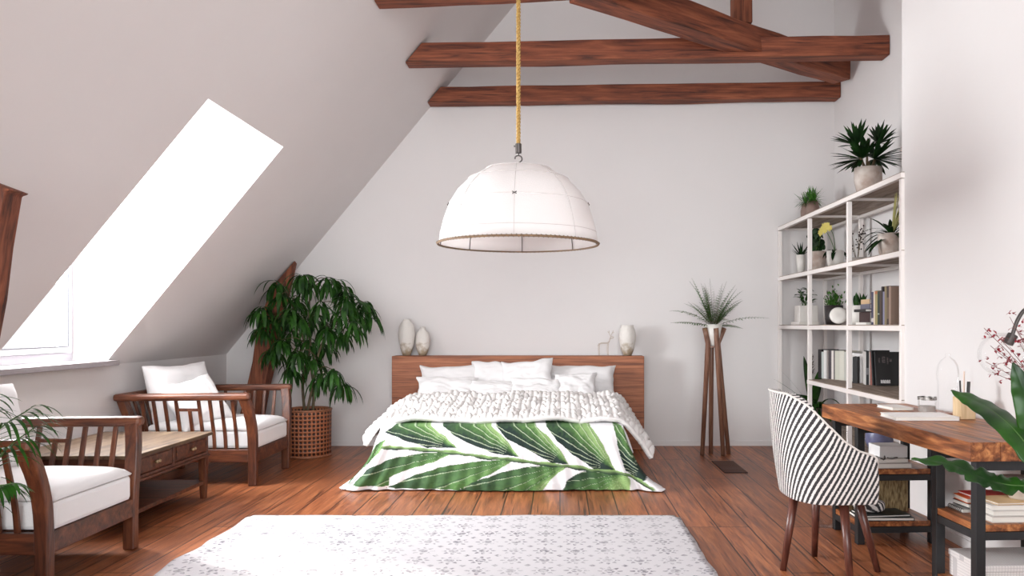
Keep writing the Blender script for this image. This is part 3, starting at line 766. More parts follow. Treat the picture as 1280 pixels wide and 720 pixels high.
for a, b in ((yy[0], yy[1]), (yy[2], yy[3])):
    mb = MB(); mb.box(tx1-.052, tx1-.026, a+.004, b-.004, z0+.022, z1-.003)
    mb.box(tx1-.026, tx1-.019, a+.02, b-.02, z0+.034, z1-.014)
    d = mb.build('drawer', M_arm, t, bevel=.003)
    for q in (-.014, .014):
        mb = MB(); mb.lathe([(0,0),(.006,0),(.006,.006),(.011,.012),(.012,.018),(.008,.024),(0,.026)], (0,0,0), 14)
        mb.xf(Matrix.Translation((tx1-.020, (a+b)/2+q, (z0+z1)/2+.008)) @ Matrix.Rotation(pi/2, 4, 'Y')); mb.build('knob', M_knob, d, smooth=True)
for x in (tx0+.05, tx1-.045):
    for y in (ty0+.055, ty1-.055):
        mb = MB(); mb.beam((x, y, z0), (x, y, .001), .055, .055, up=(0,1,0), w2=.034, h2=.034); mb.build('leg', M_armz, t, bevel=.003)
mb = MB(); mb.box(tx0+.04, tx1-.035, ty0+.04, ty1-.04, .10, .125); mb.build('lower_shelf', M_arm, t, bevel=.003)

# ------------------------------------------------------------------ desk chair
def stripe_mat(name, period=.0225, ang=28):
    m = bpy.data.materials.new(name); m.use_nodes = True; nt = m.node_tree; N = nt.nodes; L = nt.links; b = N['Principled BSDF']; b.inputs['Roughness'].default_value = .85
    uv = N.new('ShaderNodeUVMap'); uv.uv_map = 'UVMap'; sp = N.new('ShaderNodeSeparateXYZ'); L.new(uv.outputs[0], sp.inputs[0])
    a = N.new('ShaderNodeMath'); a.operation = 'MULTIPLY'; a.inputs[1].default_value = cos(radians(ang))/period; L.new(sp.outputs['X'], a.inputs[0])
    c = N.new('ShaderNodeMath'); c.operation = 'MULTIPLY_ADD'; c.inputs[1].default_value = sin(radians(ang))/period; L.new(sp.outputs['Y'], c.inputs[0]); L.new(a.outputs[0], c.inputs[2])
    n = N.new('ShaderNodeTexNoise'); n.inputs['Scale'].default_value = 160; L.new(uv.outputs[0], n.inputs['Vector'])
    d = N.new('ShaderNodeMath'); d.operation = 'MULTIPLY_ADD'; d.inputs[1].default_value = .35; L.new(n.outputs['Fac'], d.inputs[0]); L.new(c.outputs[0], d.inputs[2])
    fr = N.new('ShaderNodeMath'); fr.operation = 'FRACT'; L.new(d.outputs[0], fr.inputs[0])
    r = N.new('ShaderNodeValToRGB'); r.color_ramp.interpolation = 'LINEAR'; e = r.color_ramp.elements
    e[0].position = .0; e[0].color = srgb((58, 54, 56)); e[1].position = .47; e[1].color = srgb((58, 54, 56))
    q = e.new(.52); q.color = srgb((232, 224, 220)); q = e.new(.94); q.color = srgb((232, 224, 220)); q = e.new(1.0); q.color = srgb((58, 54, 56))
    L.new(fr.outputs[0], r.inputs['Fac']); L.new(r.outputs['Color'], b.inputs['Base Color']); return m
M_stripe = stripe_mat('striped_upholstery')
ch = thing('desk_chair', (1.27, 3.86, 0), 'striped black and white tub chair on dark wooden legs at the desk', 'chair')
# shell path: from the near arm tip round the back to the far arm tip (local frame, front = +X)
def plan(s):
    """s -1..1; returns x, y of the shell, centre local"""
    a = abs(s); sg = -1 if s < 0 else 1
    if a > .5: t = (a-.5)/.5; x = lerp(-.03, .19, t); y = .245-.02*t*t
    else:
        th_ = a/.5*pi/2; x = -.03-.150*cos(th_)**.85; y = .245*sin(th_)**.8
    return x, sg*y
def topz(x): return interp(x, [(-.24, .885), (-.16, .875), (-.11, .83), (-.04, .735), (.03, .665), (.10, .62), (.165, .60), (.185, .585), (.19, .56)])
ARC = [0]; prev_ = plan(-1); NS = 120
for i in range(1, NS+1):
    p_ = plan(-1+2*i/NS); ARC.append(ARC[-1]+sqrt((p_[0]-prev_[0])**2+(p_[1]-prev_[1])**2)); prev_ = p_
def shell(off):
    def fn(u, v):
        s = -1+2*u; x, y = plan(s); x2, y2 = plan(min(1, s+.01)); x1, y1 = plan(max(-1, s-.01))
        tx_, ty_ = x2-x1, y2-y1; l = sqrt(tx_*tx_+ty_*ty_)+1e-9; nx_, ny_ = ty_/l, -tx_/l   # outward for this winding
        zt = topz(x); z = lerp(.375, zt, v)
        back = max(0, min(1, (-.03-x)/.18)); lean = (z-.375)*.13*back; bow = .012*sin(pi*v)
        xx = x-lean-off*(-1)*0; k_ = bow-off
        # the front lower corner of the arm is rounded
        xx += 0
        return Vector((1.27+xx-nx_*k_, 3.86+y-ny_*k_, z))
    return fn
def place(p): return p
def uvf(u, v):
    s = -1+2*u; x, y = plan(s); z = lerp(.375, topz(x), v); i = u*NS; a = interp(i, [(j, ARC[j]) for j in (int(i), min(NS, int(i)+1))]) if int(i) < NS else ARC[-1]
    return (a, z)
mb = MB(); mb.grid(shell(0), NS, 22, uvf); n0 = len(mb.v); mb.grid(shell(.045), NS, 22, uvf)
half = NS*22
W = NS+1; rim = [i for i in range(W)]+[j*W+NS for j in range(1, 23)]+[22*W+i for i in range(NS-1, -1, -1)]+[j*W for j in range(21, 0, -1)]
for a, b in zip(rim, rim[1:]+rim[:1]): mb.f.append((a, n0+a, n0+b, b)); mb.mi.append(0)
mb.build('shell', M_stripe, ch, smooth=True, bevel=.012)
mb = MB(); pts = [(shell(0)(i/NS, 1)+shell(.045)(i/NS, 1))/2+Vector((0,0,.003)) for i in range(NS+1)]
pts = [(shell(0)(0, j/8)+shell(.045)(0, j/8))/2 for j in range(8)]+pts
mb.tube([(shell(0)(i/NS, 1))+Vector((0,0,.001)) for i in range(NS+1)], .005, 6); mb.build('piping', pm('pale_piping', (226,218,212), .8), ch, smooth=True)
mb = MB()
def seatf(u, v):
    a = u*2-1; b = v*2-1; e = (1-a**6)*(1-b**6)
    r_ = 1 if a > 0 else sqrt(max(0, 1-(a*.9)**4)); return Vector((1.295+a*.165, 3.86+b*.20*r_, .44+.05*max(0, e)**.4))
mb.grid(seatf, 24, 24, lambda u, v: (u*.4, v*.4)); n0 = len(mb.v)
mb.grid(lambda u, v: Vector((seatf(u, v).x, seatf(u, v).y, .38)), 24, 24, lambda u, v: (u*.4, v*.4))
W = 25; rim = [i for i in range(W)]+[j*W+24 for j in range(1, 25)]+[24*W+i for i in range(23, -1, -1)]+[j*W for j in range(23, 0, -1)]
for a, b in zip(rim, rim[1:]+rim[:1]): mb.f.append((a, n0+a, n0+b, b)); mb.mi.append(0)
mb.build('seat_cushion', M_stripe, ch, smooth=True)
feet = [((1.09, 3.87), (1.145, 3.865)), ((1.32, 4.11), (1.295, 4.0)), ((1.325, 3.61), (1.325, 3.70)), ((1.545, 3.85), (1.445, 3.86))]
for (fx, fy), (ux, uy) in feet:
    mb = MB(); mb.tube([(ux, uy, .378), (fx, fy, .001)], [.023, .015], 14); mb.build('leg', M_leg, ch, smooth=True)
mb = MB(); mb.beam((1.145, 3.865, .36), (1.445, 3.86, .36), .03, .028); mb.beam((1.295, 4.0, .36), (1.325, 3.70, .36), .03, .028); mb.build('cross_frame', M_leg, ch, bevel=.003)
# ------------------------------------------------------------------ pendant lamp
LX, LD = -.252, 4.80
t = thing('pendant_lamp', (LX, LD, 1.69), 'large white fabric dome pendant lamp hanging on a rope over the foot of the bed', 'lamp')
k = LD/990
pf = [(99,0),(97,14),(93,30),(86,50),(76,66),(62,80),(48,88),(40,93),(22,96),(3,97)]
NSIDE = 16
def facet(a):
    q = (a/(2*pi)*8) % 1.0; return 1-.014*sin(pi*q)
M_shade = pm('shade_linen', (250, 246, 245), .9, bump=.2, bscale=120, translucent=.45)
mb = MB(); vs = []; seg = 96
for i, (r, z) in enumerate(pf):
    for q in range(seg):
        a = 2*pi*q/seg; rr = r*k*facet(a); vs.append((LX+rr*cos(a), LD+rr*sin(a), 1.69+z*k))
fs = [(i*seg+q, i*seg+(q+1) % seg, (i+1)*seg+(q+1) % seg, (i+1)*seg+q) for i in range(len(pf)-1) for q in range(seg)]
mb.add(vs, fs); mb.build('lamp_shade', M_shade, t, smooth=True, solid=.003)
M_seam = pm('shade_seam', (214, 206, 204), .9)
for j, (r, z) in enumerate(((97.5,14),(86,50.5),(62.8,80.5),(41,93.3))):
    mb = MB(); mb.tube([(LX+r*k*facet(2*pi*q/64)*cos(2*pi*q/64)*1.003, LD+r*k*facet(2*pi*q/64)*sin(2*pi*q/64)*1.003, 1.69+z*k) for q in range(65)], .0016, 5, cap=False); mb.build('seam', M_seam, t, smooth=True)
for q in range(8):
    a = 2*pi*q/8-pi/2
    mb = MB(); mb.tube(spline([(LX+r*k*.985*cos(a), LD+r*k*.985*sin(a), 1.69+z*k-.003) for r, z in pf], 20), .003, 5); mb.build('rib', M_dkmetal, t, smooth=True)
    mb = MB(); mb.tube(spline([(LX+r*k*1.003*cos(a), LD+r*k*1.003*sin(a), 1.69+z*k+.001) for r, z in pf], 20), .0018, 5); mb.build('seam', M_seam, t, smooth=True)
    if q % 2 == 0:
        c = Vector((LX+87*k*1.01*cos(a), LD+87*k*1.01*sin(a), 1.69+50*k)); mb = MB(); tv = Vector((-sin(a), cos(a), 0))
        up_ = Vector((-.5*cos(a), -.5*sin(a), .86)); 
        # the ties sit on the meridian seam as small crossed stitches
        mb.tube([c-tv*.012-up_*.008, c+tv*.012+up_*.008], .0022, 5); mb.tube([c+tv*.012-up_*.008, c-tv*.012+up_*.008], .0022, 5); mb.build('tie', M_dkmetal, t, smooth=True)
mb = MB(); mb.tube([(LX+100*k*cos(2*pi*q/72), LD+100*k*sin(2*pi*q/72), 1.688) for q in range(73)], .0065, 8, cap=False)
mb.build('rim_ring', pm('rim_cord', (150, 118, 84), .7, c2=(92, 74, 62), nscale=120), t, smooth=True)
mb = MB()
for q in range(110):
    a = 2*pi*q/110; b = a+.028; R_ = 100*k
    mb.tube([(LX+(R_-.006)*cos(a), LD+(R_-.006)*sin(a), 1.697), (LX+(R_+.007)*cos((a+b)/2), LD+(R_+.007)*sin((a+b)/2), 1.690), (LX+(R_-.002)*cos(b), LD+(R_-.002)*sin(b), 1.680)], .0028, 4)
mb.build('whip_stitching', pm('stitch_cord', (112, 86, 66), .8), t)
mb = MB(); z0 = 1.69+97*k
mb.tube(spline([(LX-.004, LD, z0-.004), (LX+.002, LD, z0+.02), (LX+.020, LD, z0+.036), (LX+.018, LD, z0+.056), (LX, LD, z0+.066), (LX-.018, LD, z0+.058), (LX-.021, LD, z0+.044)], 20), .0045, 8)
mb.tube([(LX, LD, z0+.066), (LX, LD, z0+.085)], .004, 6); mb.build('hook', M_dkmetal, t, smooth=True)
mb = MB(); mb.lathe([(.0,0),(.019,0),(.019,.056),(.0,.056)], (LX, LD, z0+.080), 20); mb.tube([(LX-.028, LD, z0+.122), (LX+.0, LD, z0+.122)], .005, 6); mb.build('rope_clamp', M_dkmetal, t, smooth=False)
mb = MB(); n = 420; za, zb2 = z0+.137, ZC-.03
for st in range(3):
    pts = [(LX+.0072*cos(i*.62+st*2*pi/3), LD+.0072*sin(i*.62+st*2*pi/3), lerp(za, zb2, i/n)) for i in range(n+1)]
    mb.tube(pts, .0070, 5)
mb.build('rope', M_rope, t, smooth=True)
mb = MB(); mb.lathe([(0,0),(.05,0),(.05,.028),(0,.028)], (LX, LD, ZC-.029), 20); mb.build('ceiling_rose', M_dkmetal, t)

# ------------------------------------------------------------------ plants
def rdir(az, el): return Vector((cos(az)*cos(el), sin(az)*cos(el), sin(el)))
def wicker_mat():
    m = bpy.data.materials.new('wicker_weave'); m.use_nodes = True; nt = m.node_tree; N = nt.nodes; L = nt.links; b = N['Principled BSDF']; b.inputs['Roughness'].default_value = .5
    uv = N.new('ShaderNodeUVMap'); uv.uv_map = 'UVMap'; sp = N.new('ShaderNodeSeparateXYZ'); L.new(uv.outputs[0], sp.inputs[0])
    def M(op, a, b2=None):
        q = N.new('ShaderNodeMath'); q.operation = op
        for i, x in enumerate((a, b2)):
            if x is None: continue
            if isinstance(x, (int, float)): q.inputs[i].default_value = x
            else: L.new(x, q.inputs[i])
        return q.outputs[0]
    s = M('ABSOLUTE', M('SINE', M('MULTIPLY', sp.outputs['X'], 34*pi))); c = M('ABSOLUTE', M('SINE', M('MULTIPLY', sp.outputs['Y'], 11*pi)))
    h = M('MULTIPLY', s, c)
    r = N.new('ShaderNodeValToRGB'); e = r.color_ramp.elements; e[0].position = .25; e[0].color = srgb((52, 24, 14)); e[1].position = .6; e[1].color = srgb((164, 98, 64))
    # open holes are dark: cane with holes
    inv = M('SUBTRACT', 1.0, M('GREATER_THAN', h, .50)); mm = M('MULTIPLY', inv, .8); L.new(M('ADD', M('MULTIPLY', mm, .9), .1), r.inputs['Fac'])
    L.new(r.outputs['Color'], b.inputs['Base Color'])
    bm = N.new('ShaderNodeBump'); bm.inputs['Strength'].default_value = .8; bm.inputs['Distance'].default_value = .01; bm.invert = True; L.new(h, bm.inputs['Height']); L.new(bm.outputs[0], b.inputs['Normal'])
    return m
M_wick = wicker_mat()
BX, BD = -2.31, 7.26
t = thing('potted_tree', (BX, BD, 0), 'tall leafy indoor tree in a woven wicker basket by the leaning post', 'potted plant')
mb = MB(); mb.grid(lambda u, v: Vector((BX+(.198+.004*v)*cos(2*pi*u), BD+(.198+.004*v)*sin(2*pi*u), .02+.40*v)), 80, 10, lambda u, v: (u, v)); bk = mb.build('basket', M_wick, t, smooth=True, solid=.014)
M_cane = pm('cane_rim', (156, 100, 70), .5, noise_amt=.3, nscale=60)
for z in (.012, .425):
    mb = MB(); mb.tube([(BX+.205*cos(2*pi*q/48), BD+.205*sin(2*pi*q/48), z) for q in range(49)], .011, 8, cap=False); mb.build('basket_rim', M_cane, bk, smooth=True)
mb = MB(); mb.lathe([(0,.36),(.18,.36),(.185,.385),(.08,.40),(0,.405)], (BX, BD, 0), 24, fn=lambda a, z: 1); mb.build('soil', M_soil, t, smooth=True)
clus = [(338,398,7.2),(326,385,7.1),(352,368,7.15),(385,352,7.25),(408,348,7.2),(432,362,7.3),(447,388,7.2),(462,392,7.3),(402,378,7.0),(378,398,7.05),
 (425,388,7.1),(352,425,7.1),(340,436,7.2),(372,440,7.0),(392,448,7.15),(408,408,7.1),(424,415,7.25),(362,412,7.3),(345,352,7.3),(372,372,7.3),(415,462,7.0),
 (398,470,7.2),(364,458,7.1),(441,404,7.05),(388,425,7.3),(420,352,7.35),(365,388,7.0),(352,392,7.35),(405,432,7.35),(455,378,7.35),(432,372,7.0),(395,395,7.4),(330,410,7.3),(428,478,7.15),(378,345,7.1)]
trunks = [[(BX-.03,BD,.38),(BX-.04,BD-.02,.7),(BX+.02,BD,1.0),(BX+.0,BD+.03,1.3),(BX+.02,BD,1.52)], [(BX+.04,BD+.02,.38),(BX+.05,BD,.65),(BX-.02,BD+.05,.95),(BX-.1,BD+.02,1.22),(BX-.16,BD,1.42)],
          [(BX+.0,BD-.04,.38),(BX+.07,BD-.05,.7),(BX+.12,BD-.03,.98),(BX+.24,BD,1.2),(BX+.36,BD,1.36)]]
mb = MB(); tp = []
for tr in trunks:
    pts = spline(tr, 24); mb.tube(pts, [.014, .007], 7); tp += pts[6:]
rng = random.Random(11)
lf = MB()
for (px, py, D) in clus:
    c = P(px, py, D-.02); n_ = min(tp, key=lambda q: (q-c).length+max(0, q.z-c.z+.05)*2)
    mid = (n_+c)/2+Vector((0, 0, .05)); mb.tube(spline([n_, mid, c], 6), [.0055, .003], 5)
    for i in range(19):
        az = i*2.4+rng.random()*.6; el = rng.uniform(-.35, .75); L = rng.uniform(.17, .265)
        lf.leaf(c+Vector((rng.uniform(-.02,.02), rng.uniform(-.02,.02), rng.uniform(-.05,.02))), rdir(az, el), L, rng.uniform(.027, .038), droop=rng.uniform(1.2, 2.2), n=6, fold=.3)
mb.build('trunks', M_stem, t, smooth=True); lf.build('foliage', M_green, t, smooth=True)

# tall plant stand with a fern
SX, SD = 1.42, 7.32
t = thing('plant_stand', (SX, SD, 0), 'tall walnut plant stand on four slim rods, right of the bed', 'plant stand')
mm_ = SD/990
for bx, by, kx, ky, tx_, ty_ in ((-15,-4,-7.5,-2,-12,-5),(-2,8,-2,4,-4,8),(10,-9,3,-6,1,-9),(19,2,6,3,14,4)):
    mb = MB(); mb.tube([(SX+bx*mm_, SD+by*mm_, .003), (SX+kx*mm_, SD+ky*mm_, 1.025), (SX+(kx+tx_)/2*mm_, SD+(ky+ty_)/2*mm_, 1.10), (SX+tx_*mm_, SD+ty_*mm_, 1.17)], [.020, .024, .024, .024], 12); mb.build('leg', M_walnut, t, smooth=True)
mb = MB(); mb.lathe([(0,0),(.05,0),(.05,.012),(0,.012)], (SX, SD, .99), 24); mb.build('cradle_plate', M_walnut, t)
t = thing('potted_fern', (SX, SD, 1.005), 'feathery green fern in a white tapered pot on the tall walnut stand', 'potted plant')
mb = MB(); mb.lathe([(0,0),(.030,0),(.060,.10),(.080,.20),(.073,.20),(.06,.17),(0,.17)], (SX, SD, 1.005), 28); mb.build('pot', M_ceram, t, smooth=True)
mb = MB(); mb.lathe([(0,0),(.066,0),(.05,.014),(0,.016)], (SX, SD, 1.172), 20); mb.build('soil', M_soil, t, smooth=True)
mb = MB(); st = MB(); rng = random.Random(3)
def frond(base, az, el, L, droop, lw, seed, mb, st, n=26, lr=.0018):
    pts = [Vector(base)]; d = rdir(az, el)
    for i in range(n):
        d = (d+Vector((0,0,-droop/n))).normalized(); pts.append(pts[-1]+d*L/n)
    st.tube(pts, [lr, lr*.4], 4)
    for i in range(2, n):
        tt = i/n; tg = (pts[i+1]-pts[i]).normalized(); s_ = tg.cross(Vector((0,0,1))); s_.normalize()
        ll = lw*(sin(pi*min(1, tt*.8+.22))**.7)
        for sg in (-1, 1):
            dd = (s_*sg+tg*.55+Vector((0,0,.15*random.Random(i+seed).uniform(-1,1)))).normalized()
            mb.leaf(pts[i], dd, ll, ll*.24, droop=.3, n=2, fold=.1)
            mb.leaf(pts[i].lerp(pts[i+1], .5), (dd+Vector((0,0,.5))).normalized(), ll*.75, ll*.22, droop=.3, n=2, fold=.1)
for i in range(34):
    az = i*2.399; el = rng.uniform(.2, 1.4) if i > 8 else rng.uniform(1.1, 1.5)
    frond((SX+.02*cos(az), SD+.02*sin(az), 1.185), az, el, rng.uniform(.28, .50), rng.uniform(.3, 1.0), .058, i, mb, st, n=17)
mb.build('fronds', pm('fern_green', (84, 124, 52), .6, c2=(46, 84, 32), nscale=20, translucent=.2), t, smooth=False); st.build('stems', M_stem, t, smooth=True)

# feathery palm at the left edge
PX_, PD_ = -2.30, 2.86
t = thing('potted_palm', (PX_, PD_, 0), 'small palm with thin arching leaves at the left edge before the near armchair', 'potted plant')
mb = MB(); mb.lathe([(0,.002),(.13,.002),(.17,.30),(.155,.30),(.145,.27),(0,.27)], (PX_, PD_, 0), 28); mb.build('pot', M_ceram, t, smooth=True)
mb = MB(); mb.lathe([(0,.272),(.144,.272),(.1,.285),(0,.288)], (PX_, PD_, 0), 20); mb.build('soil', M_soil, t, smooth=True)
mb = MB(); st = MB(); rng = random.Random(5)
def palm(base, path, L, seed):
    pts = spline([base]+path, 22); st.tube(pts, [.006, .002], 5); r_ = random.Random(seed)
    for i in range(9, 23):
        tt = (i-9)/13; tg = (pts[min(i+1, 22)]-pts[i-1]).normalized(); s_ = tg.cross(Vector((0,0,1))); s_.normalize()
        ll = L*(.65+.5*sin(pi*min(1, tt+.1)))
        for sg in (-1, 1):
            dd = (s_*sg*(1-tt*.55)+tg*(.55+tt)+Vector((0,0,r_.uniform(-.05,.35)))).normalized()
            mb.leaf(pts[i], dd, ll*r_.uniform(.85,1.1), .013, droop=r_.uniform(.7,1.4), n=7, fold=.2)
b0 = Vector((PX_, PD_, .28))
palm(b0, [(-2.16, 2.86, .58), (-2.04, 2.85, .80), (-1.90, 2.84, .90)], .19, 1)
palm(b0, [(-2.18, 2.90, .5), (-2.06, 2.92, .72), (-1.95, 2.94, .82)], .18, 2)
palm(b0, [(-2.20, 2.82, .6), (-2.10, 2.78, .84), (-1.98, 2.74, .95)], .18, 3)
palm(b0, [(-2.35, 2.86, .6), (-2.46, 2.86, .85), (-2.6, 2.86, .9)], .2, 4)
palm(b0, [(-2.16, 2.83, .42), (-2.04, 2.82, .60), (-1.94, 2.80, .64)], .13, 5)
palm(b0, [(-2.3, 2.92, .6), (-2.33, 2.98, .85), (-2.36, 3.0, .95)], .16, 6)
mb.build('leaves', M_green, t, smooth=True); st.build('stems', M_gstem, t, smooth=True)

# broad leaved plant at the right edge, in front of the desk
QX, QD = 1.72, 2.42
t = thing('broad_leaf_plant', (QX, QD, 0), 'plant with big glossy banana-like leaves reaching in from the right edge before the desk', 'potted plant')
mb = MB(); mb.lathe([(0,.002),(.15,.002),(.19,.34),(.175,.34),(.165,.31),(0,.31)], (QX, QD, 0), 28); mb.build('pot', M_ceram, t, smooth=True)
mb = MB(); mb.lathe([(0,.312),(.164,.312),(.1,.325),(0,.328)], (QX, QD, 0), 20); mb.build('soil', M_soil, t, smooth=True)
def broad(path, width, up, seed, tear=0, fold=.25, n=44, name='leaf'):
    """path from stalk end to the tip"""
    pts = spline(path, n); mb = MB(); m = 8; vs = []
    for i, p in enumerate(pts):
        t_ = i/n; tg = (pts[min(i+1, n)]-pts[max(i-1, 0)]).normalized(); s_ = tg.cross(Vector(up)).normalized(); u_ = s_.cross(tg)
        for j in range(-m, m+1):
            a = j/m; hw = width/2*interp(t_, [(0,.35),(.12,.8),(.35,1),(.65,.85),(.85,.5),(.96,.18),(1,.02)])
            if tear: hw *= 1-tear*max(0, sin(t_*31+seed+(1.7 if a > 0 else 0)))**6*abs(a)
            rip = (.010 if tear else .003)*sin(t_*38+seed)*abs(a)*width/.14
            vs.append(p+s_*a*hw+u_*(fold*abs(a)*hw+rip-.25*hw*a*a))
    W = 2*m+1
    mb.add(vs, [(i*W+j, i*W+j+1, (i+1)*W+j+1, (i+1)*W+j) for i in range(n) for j in range(2*m)])
    o = mb.build(name, M_banana, t, smooth=True, solid=.0015)
    mb = MB(); mb.tube([q-Vector(up)*.003 for q in pts], [.006, .0012], 6); mb.build('midrib', M_gstem, o, smooth=True)
def stalk(pts): 
    mb = MB(); mb.tube(spline(pts, 16), [.013, .007], 8); mb.build('stalk', M_gstem, t, smooth=True)
e1 = P(1302, 590, 2.45); e2 = P(1300, 607, 2.5); e3 = P(1290, 560, 2.6)
broad([e1, P(1277, 548, 2.52), P(1245, 517, 2.62), P(1215, 499, 2.72), P(1189, 488, 2.80)], .112, (.15, -.9, .35), 1, fold=.12)
broad([e2, P(1260, 606, 2.52), P(1222, 594, 2.55), P(1185, 579, 2.6), P(1139, 574, 2.62)], .085, (0, -.62, .78), 2, tear=.5, fold=.2)
broad([e3, P(1292, 540, 2.55), P(1285, 505, 2.55), P(1276, 478, 2.58), P(1266, 453, 2.6)], .09, (-.3, -.9, .2), 4, fold=.3)
for e in (e1, e2, e3): stalk([(QX+random.uniform(-.03,.03), QD+random.uniform(-.03,.03), .31), (lerp(QX, e.x, .35), QD, .5), tuple(e)])
broad([Vector((QX, QD, .9)), Vector((QX+.12, QD-.1, 1.15)), Vector((QX+.22, QD-.25, 1.3)), Vector((QX+.3, QD-.4, 1.25))], .18, (0, 0, 1), 6); stalk([(QX, QD, .31), (QX, QD, .6), (QX, QD, .9)])
# ------------------------------------------------------------------ bookshelf in the niche
SXF, SXB = 2.16, 2.64
UY = [5.03, 5.96, 6.90, 7.83]
SZ = [.28, .725, 1.20, 1.675, 2.17]
shelf = thing('bookshelf', ((SXF+SXB)/2, 6.4, 0), 'tall open shelf unit with white metal frame and weathered boards in the niche', 'bookshelf')
M_fr = pm('white_metal_frame', (236, 228, 224), .4)
for y in UY:
    for x in (SXF, SXB-.035):
        mb = MB(); mb.box(x, x+.032, y-.017, y+.017, .002, SZ[-1]+(-.045)); mb.build('upright', M_fr, shelf, bevel=.002)
for zi, z in enumerate(SZ):
    ya = UY[1] if zi == 1 else UY[0]; ya = UY[0]; yb = UY[2] if zi == 1 else UY[3]
    mb = MB(); mb.box(SXF-.003, SXF+.032, ya-.022, yb+.022, z-.040, z-.006); mb.box(SXB-.032, SXB+.003, ya-.022, yb+.022, z-.040, z-.006)
    for y in UY:
        if ya-.01 <= y <= yb+.01: mb.box(SXF+.032, SXB-.032, y-.018, y+.018, z-.036, z-.018)
    mb.build('shelf_rail', M_fr, shelf, bevel=.002)
    mb = MB(); mb.box(SXF+.001, SXB-.001, ya-.018, yb+.018, z-.0175, z); mb.build('shelf_board', M_shelfw, shelf, bevel=.002)

def pot(c, prof, mat, name, label, cat='potted plant', soil=None, seg=28, square=False, cname='pot'):
    t = thing(name, c, label, cat)
    mb = MB(); mb.lathe(prof, c, seg); mb.build(cname, mat, t, smooth=not square)
    if soil:
        r, z = soil; mb = MB(); mb.lathe([(0,z-.004),(r,z-.004),(r*.7,z+.004),(0,z+.006)], c, 16); mb.build('soil', M_soil, t, smooth=True)
    return t
def V3(*a): return Vector(a)
rng = random.Random(21)
# --- top board
c = V3(2.40, 6.17, 2.171)
t = pot(c, [(0,0),(.06,0),(.085,.06),(.103,.15),(.104,.25),(.094,.25),(.09,.22),(0,.22)], M_stone, 'potted_cycad', 'dark spiky plant in a large pale pot on the near end of the top shelf', soil=(.09,.225))
mb = MB(); st = MB(); st.tube([c+V3(0,0,.22), c+V3(0,0,.30)], [.022,.016], 8)
for (hx, hy, hz, e0, e1, n_, L0) in ((-.095,-.02,.42,.2,1.4,24,.20), (.095,.02,.44,.2,1.4,24,.20), (-.05,.0,.32,-.4,.8,38,.235), (.05,.0,.32,-.4,.8,38,.235), (0,.02,.36,.6,1.4,12,.15)):
    h = c+V3(hx, hy, hz); st.tube([c+V3(hx*.2, hy, .22), c+V3(hx*.7, hy, .22+(hz-.22)*.5), h], [.012,.008], 7)
    for i in range(n_):
        az = (0 if hx > 0 else pi)+rng.uniform(-1.9, 1.9) if hx else rng.random()*6.28
        mb.leaf(h, rdir(az, rng.uniform(e0, e1)), L0*rng.uniform(.8,1.1), .034, droop=.08, n=4, fold=.25)
mb.build('leaves', M_green2, t, smooth=True); st.build('stems', M_stem, t, smooth=True)
for (y, lab, R) in ((7.46, 'bushy grassy plant in a brown pot, right of the pair on the top shelf', .062), (7.60, 'bushy grassy plant in a brown pot, left of the pair on the top shelf', .068)):
    c = V3(2.38, y, 2.171)
    t = pot(c, [(0,0),(R*.65,0),(R,.06),(R*1.02,.12),(R*.8,.19),(R*.7,.19),(R*.65,.17),(0,.17)], M_brownpot, 'potted_tufted_plant', lab, soil=(R*.64,.172))
    mb = MB()
    for i in range(110):
        mb.leaf(c+V3(rng.uniform(-.03,.03), rng.uniform(-.03,.03), .18), rdir(rng.random()*6.28, rng.uniform(.1, 1.5)), rng.uniform(.10,.17), .010, droop=rng.uniform(.2,.9), n=4, fold=.1)
    mb.build('leaves', M_green3, t, smooth=True)
# --- second board from the top
c = V3(2.33, 7.66, 1.676)
t = pot(c, [(0,0),(.03,0),(.042,.12),(.046,.20),(.038,.20),(.034,.17),(0,.17)], M_ceram, 'potted_aloe', 'small spiky succulent in a slim white pot on the second shelf down', soil=(.034,.175))
mb = MB()
for i in range(16): mb.leaf(c+V3(0,0,.185), rdir(i*2.4, rng.uniform(.15,1.3)), rng.uniform(.10,.17), .022, droop=-.25, n=4, fold=.4, shape=2)
mb.build('leaves', M_green2, t, smooth=True)
c = V3(2.38, 7.33, 1.676)
t = pot(c, [(0,0),(.06,0),(.078,.10),(.085,.20),(.075,.20),(.07,.17),(0,.17)], M_stone, 'potted_jade_plant', 'round-leaved dark green plant in a pale pot on the second shelf down', soil=(.07,.175))
def paddle(mb, c, n_, R):
    """thick rounded pad leaf"""
    n_ = Vector(n_).normalized(); a = n_.cross(V3(0,0,1)).normalized(); b = n_.cross(a); k0 = len(mb.v)
    prof_ = [(0,-.14),(.6,-.10),(.95,-.03),(1,0),(.95,.03),(.6,.10),(0,.14)]; vs = []
    for r, z in prof_:
        for q in range(10): vs.append(c+(a*cos(2*pi*q/10)+b*sin(2*pi*q/10))*r*R+n_*z*R)
    mb.add(vs, [(i*10+q, i*10+(q+1) % 10, (i+1)*10+(q+1) % 10, (i+1)*10+q) for i in range(6) for q in range(10)])
mb = MB(); st = MB()
for i in range(30):
    q = c+V3(rng.uniform(-.05,.05), rng.uniform(-.09,.09), rng.uniform(.22,.40)); paddle(mb, q, (rng.uniform(-1,-.3), rng.uniform(-1,.3), rng.uniform(-.3,.6)), rng.uniform(.024,.038))
    st.tube([c+V3(rng.uniform(-.03,.03), rng.uniform(-.03,.03), .17), q], [.005,.003], 4)
mb.build('leaves', M_green2, t, smooth=True); st.build('stems', M_gstem, t, smooth=True)
c = V3(2.44, 7.02, 1.676)
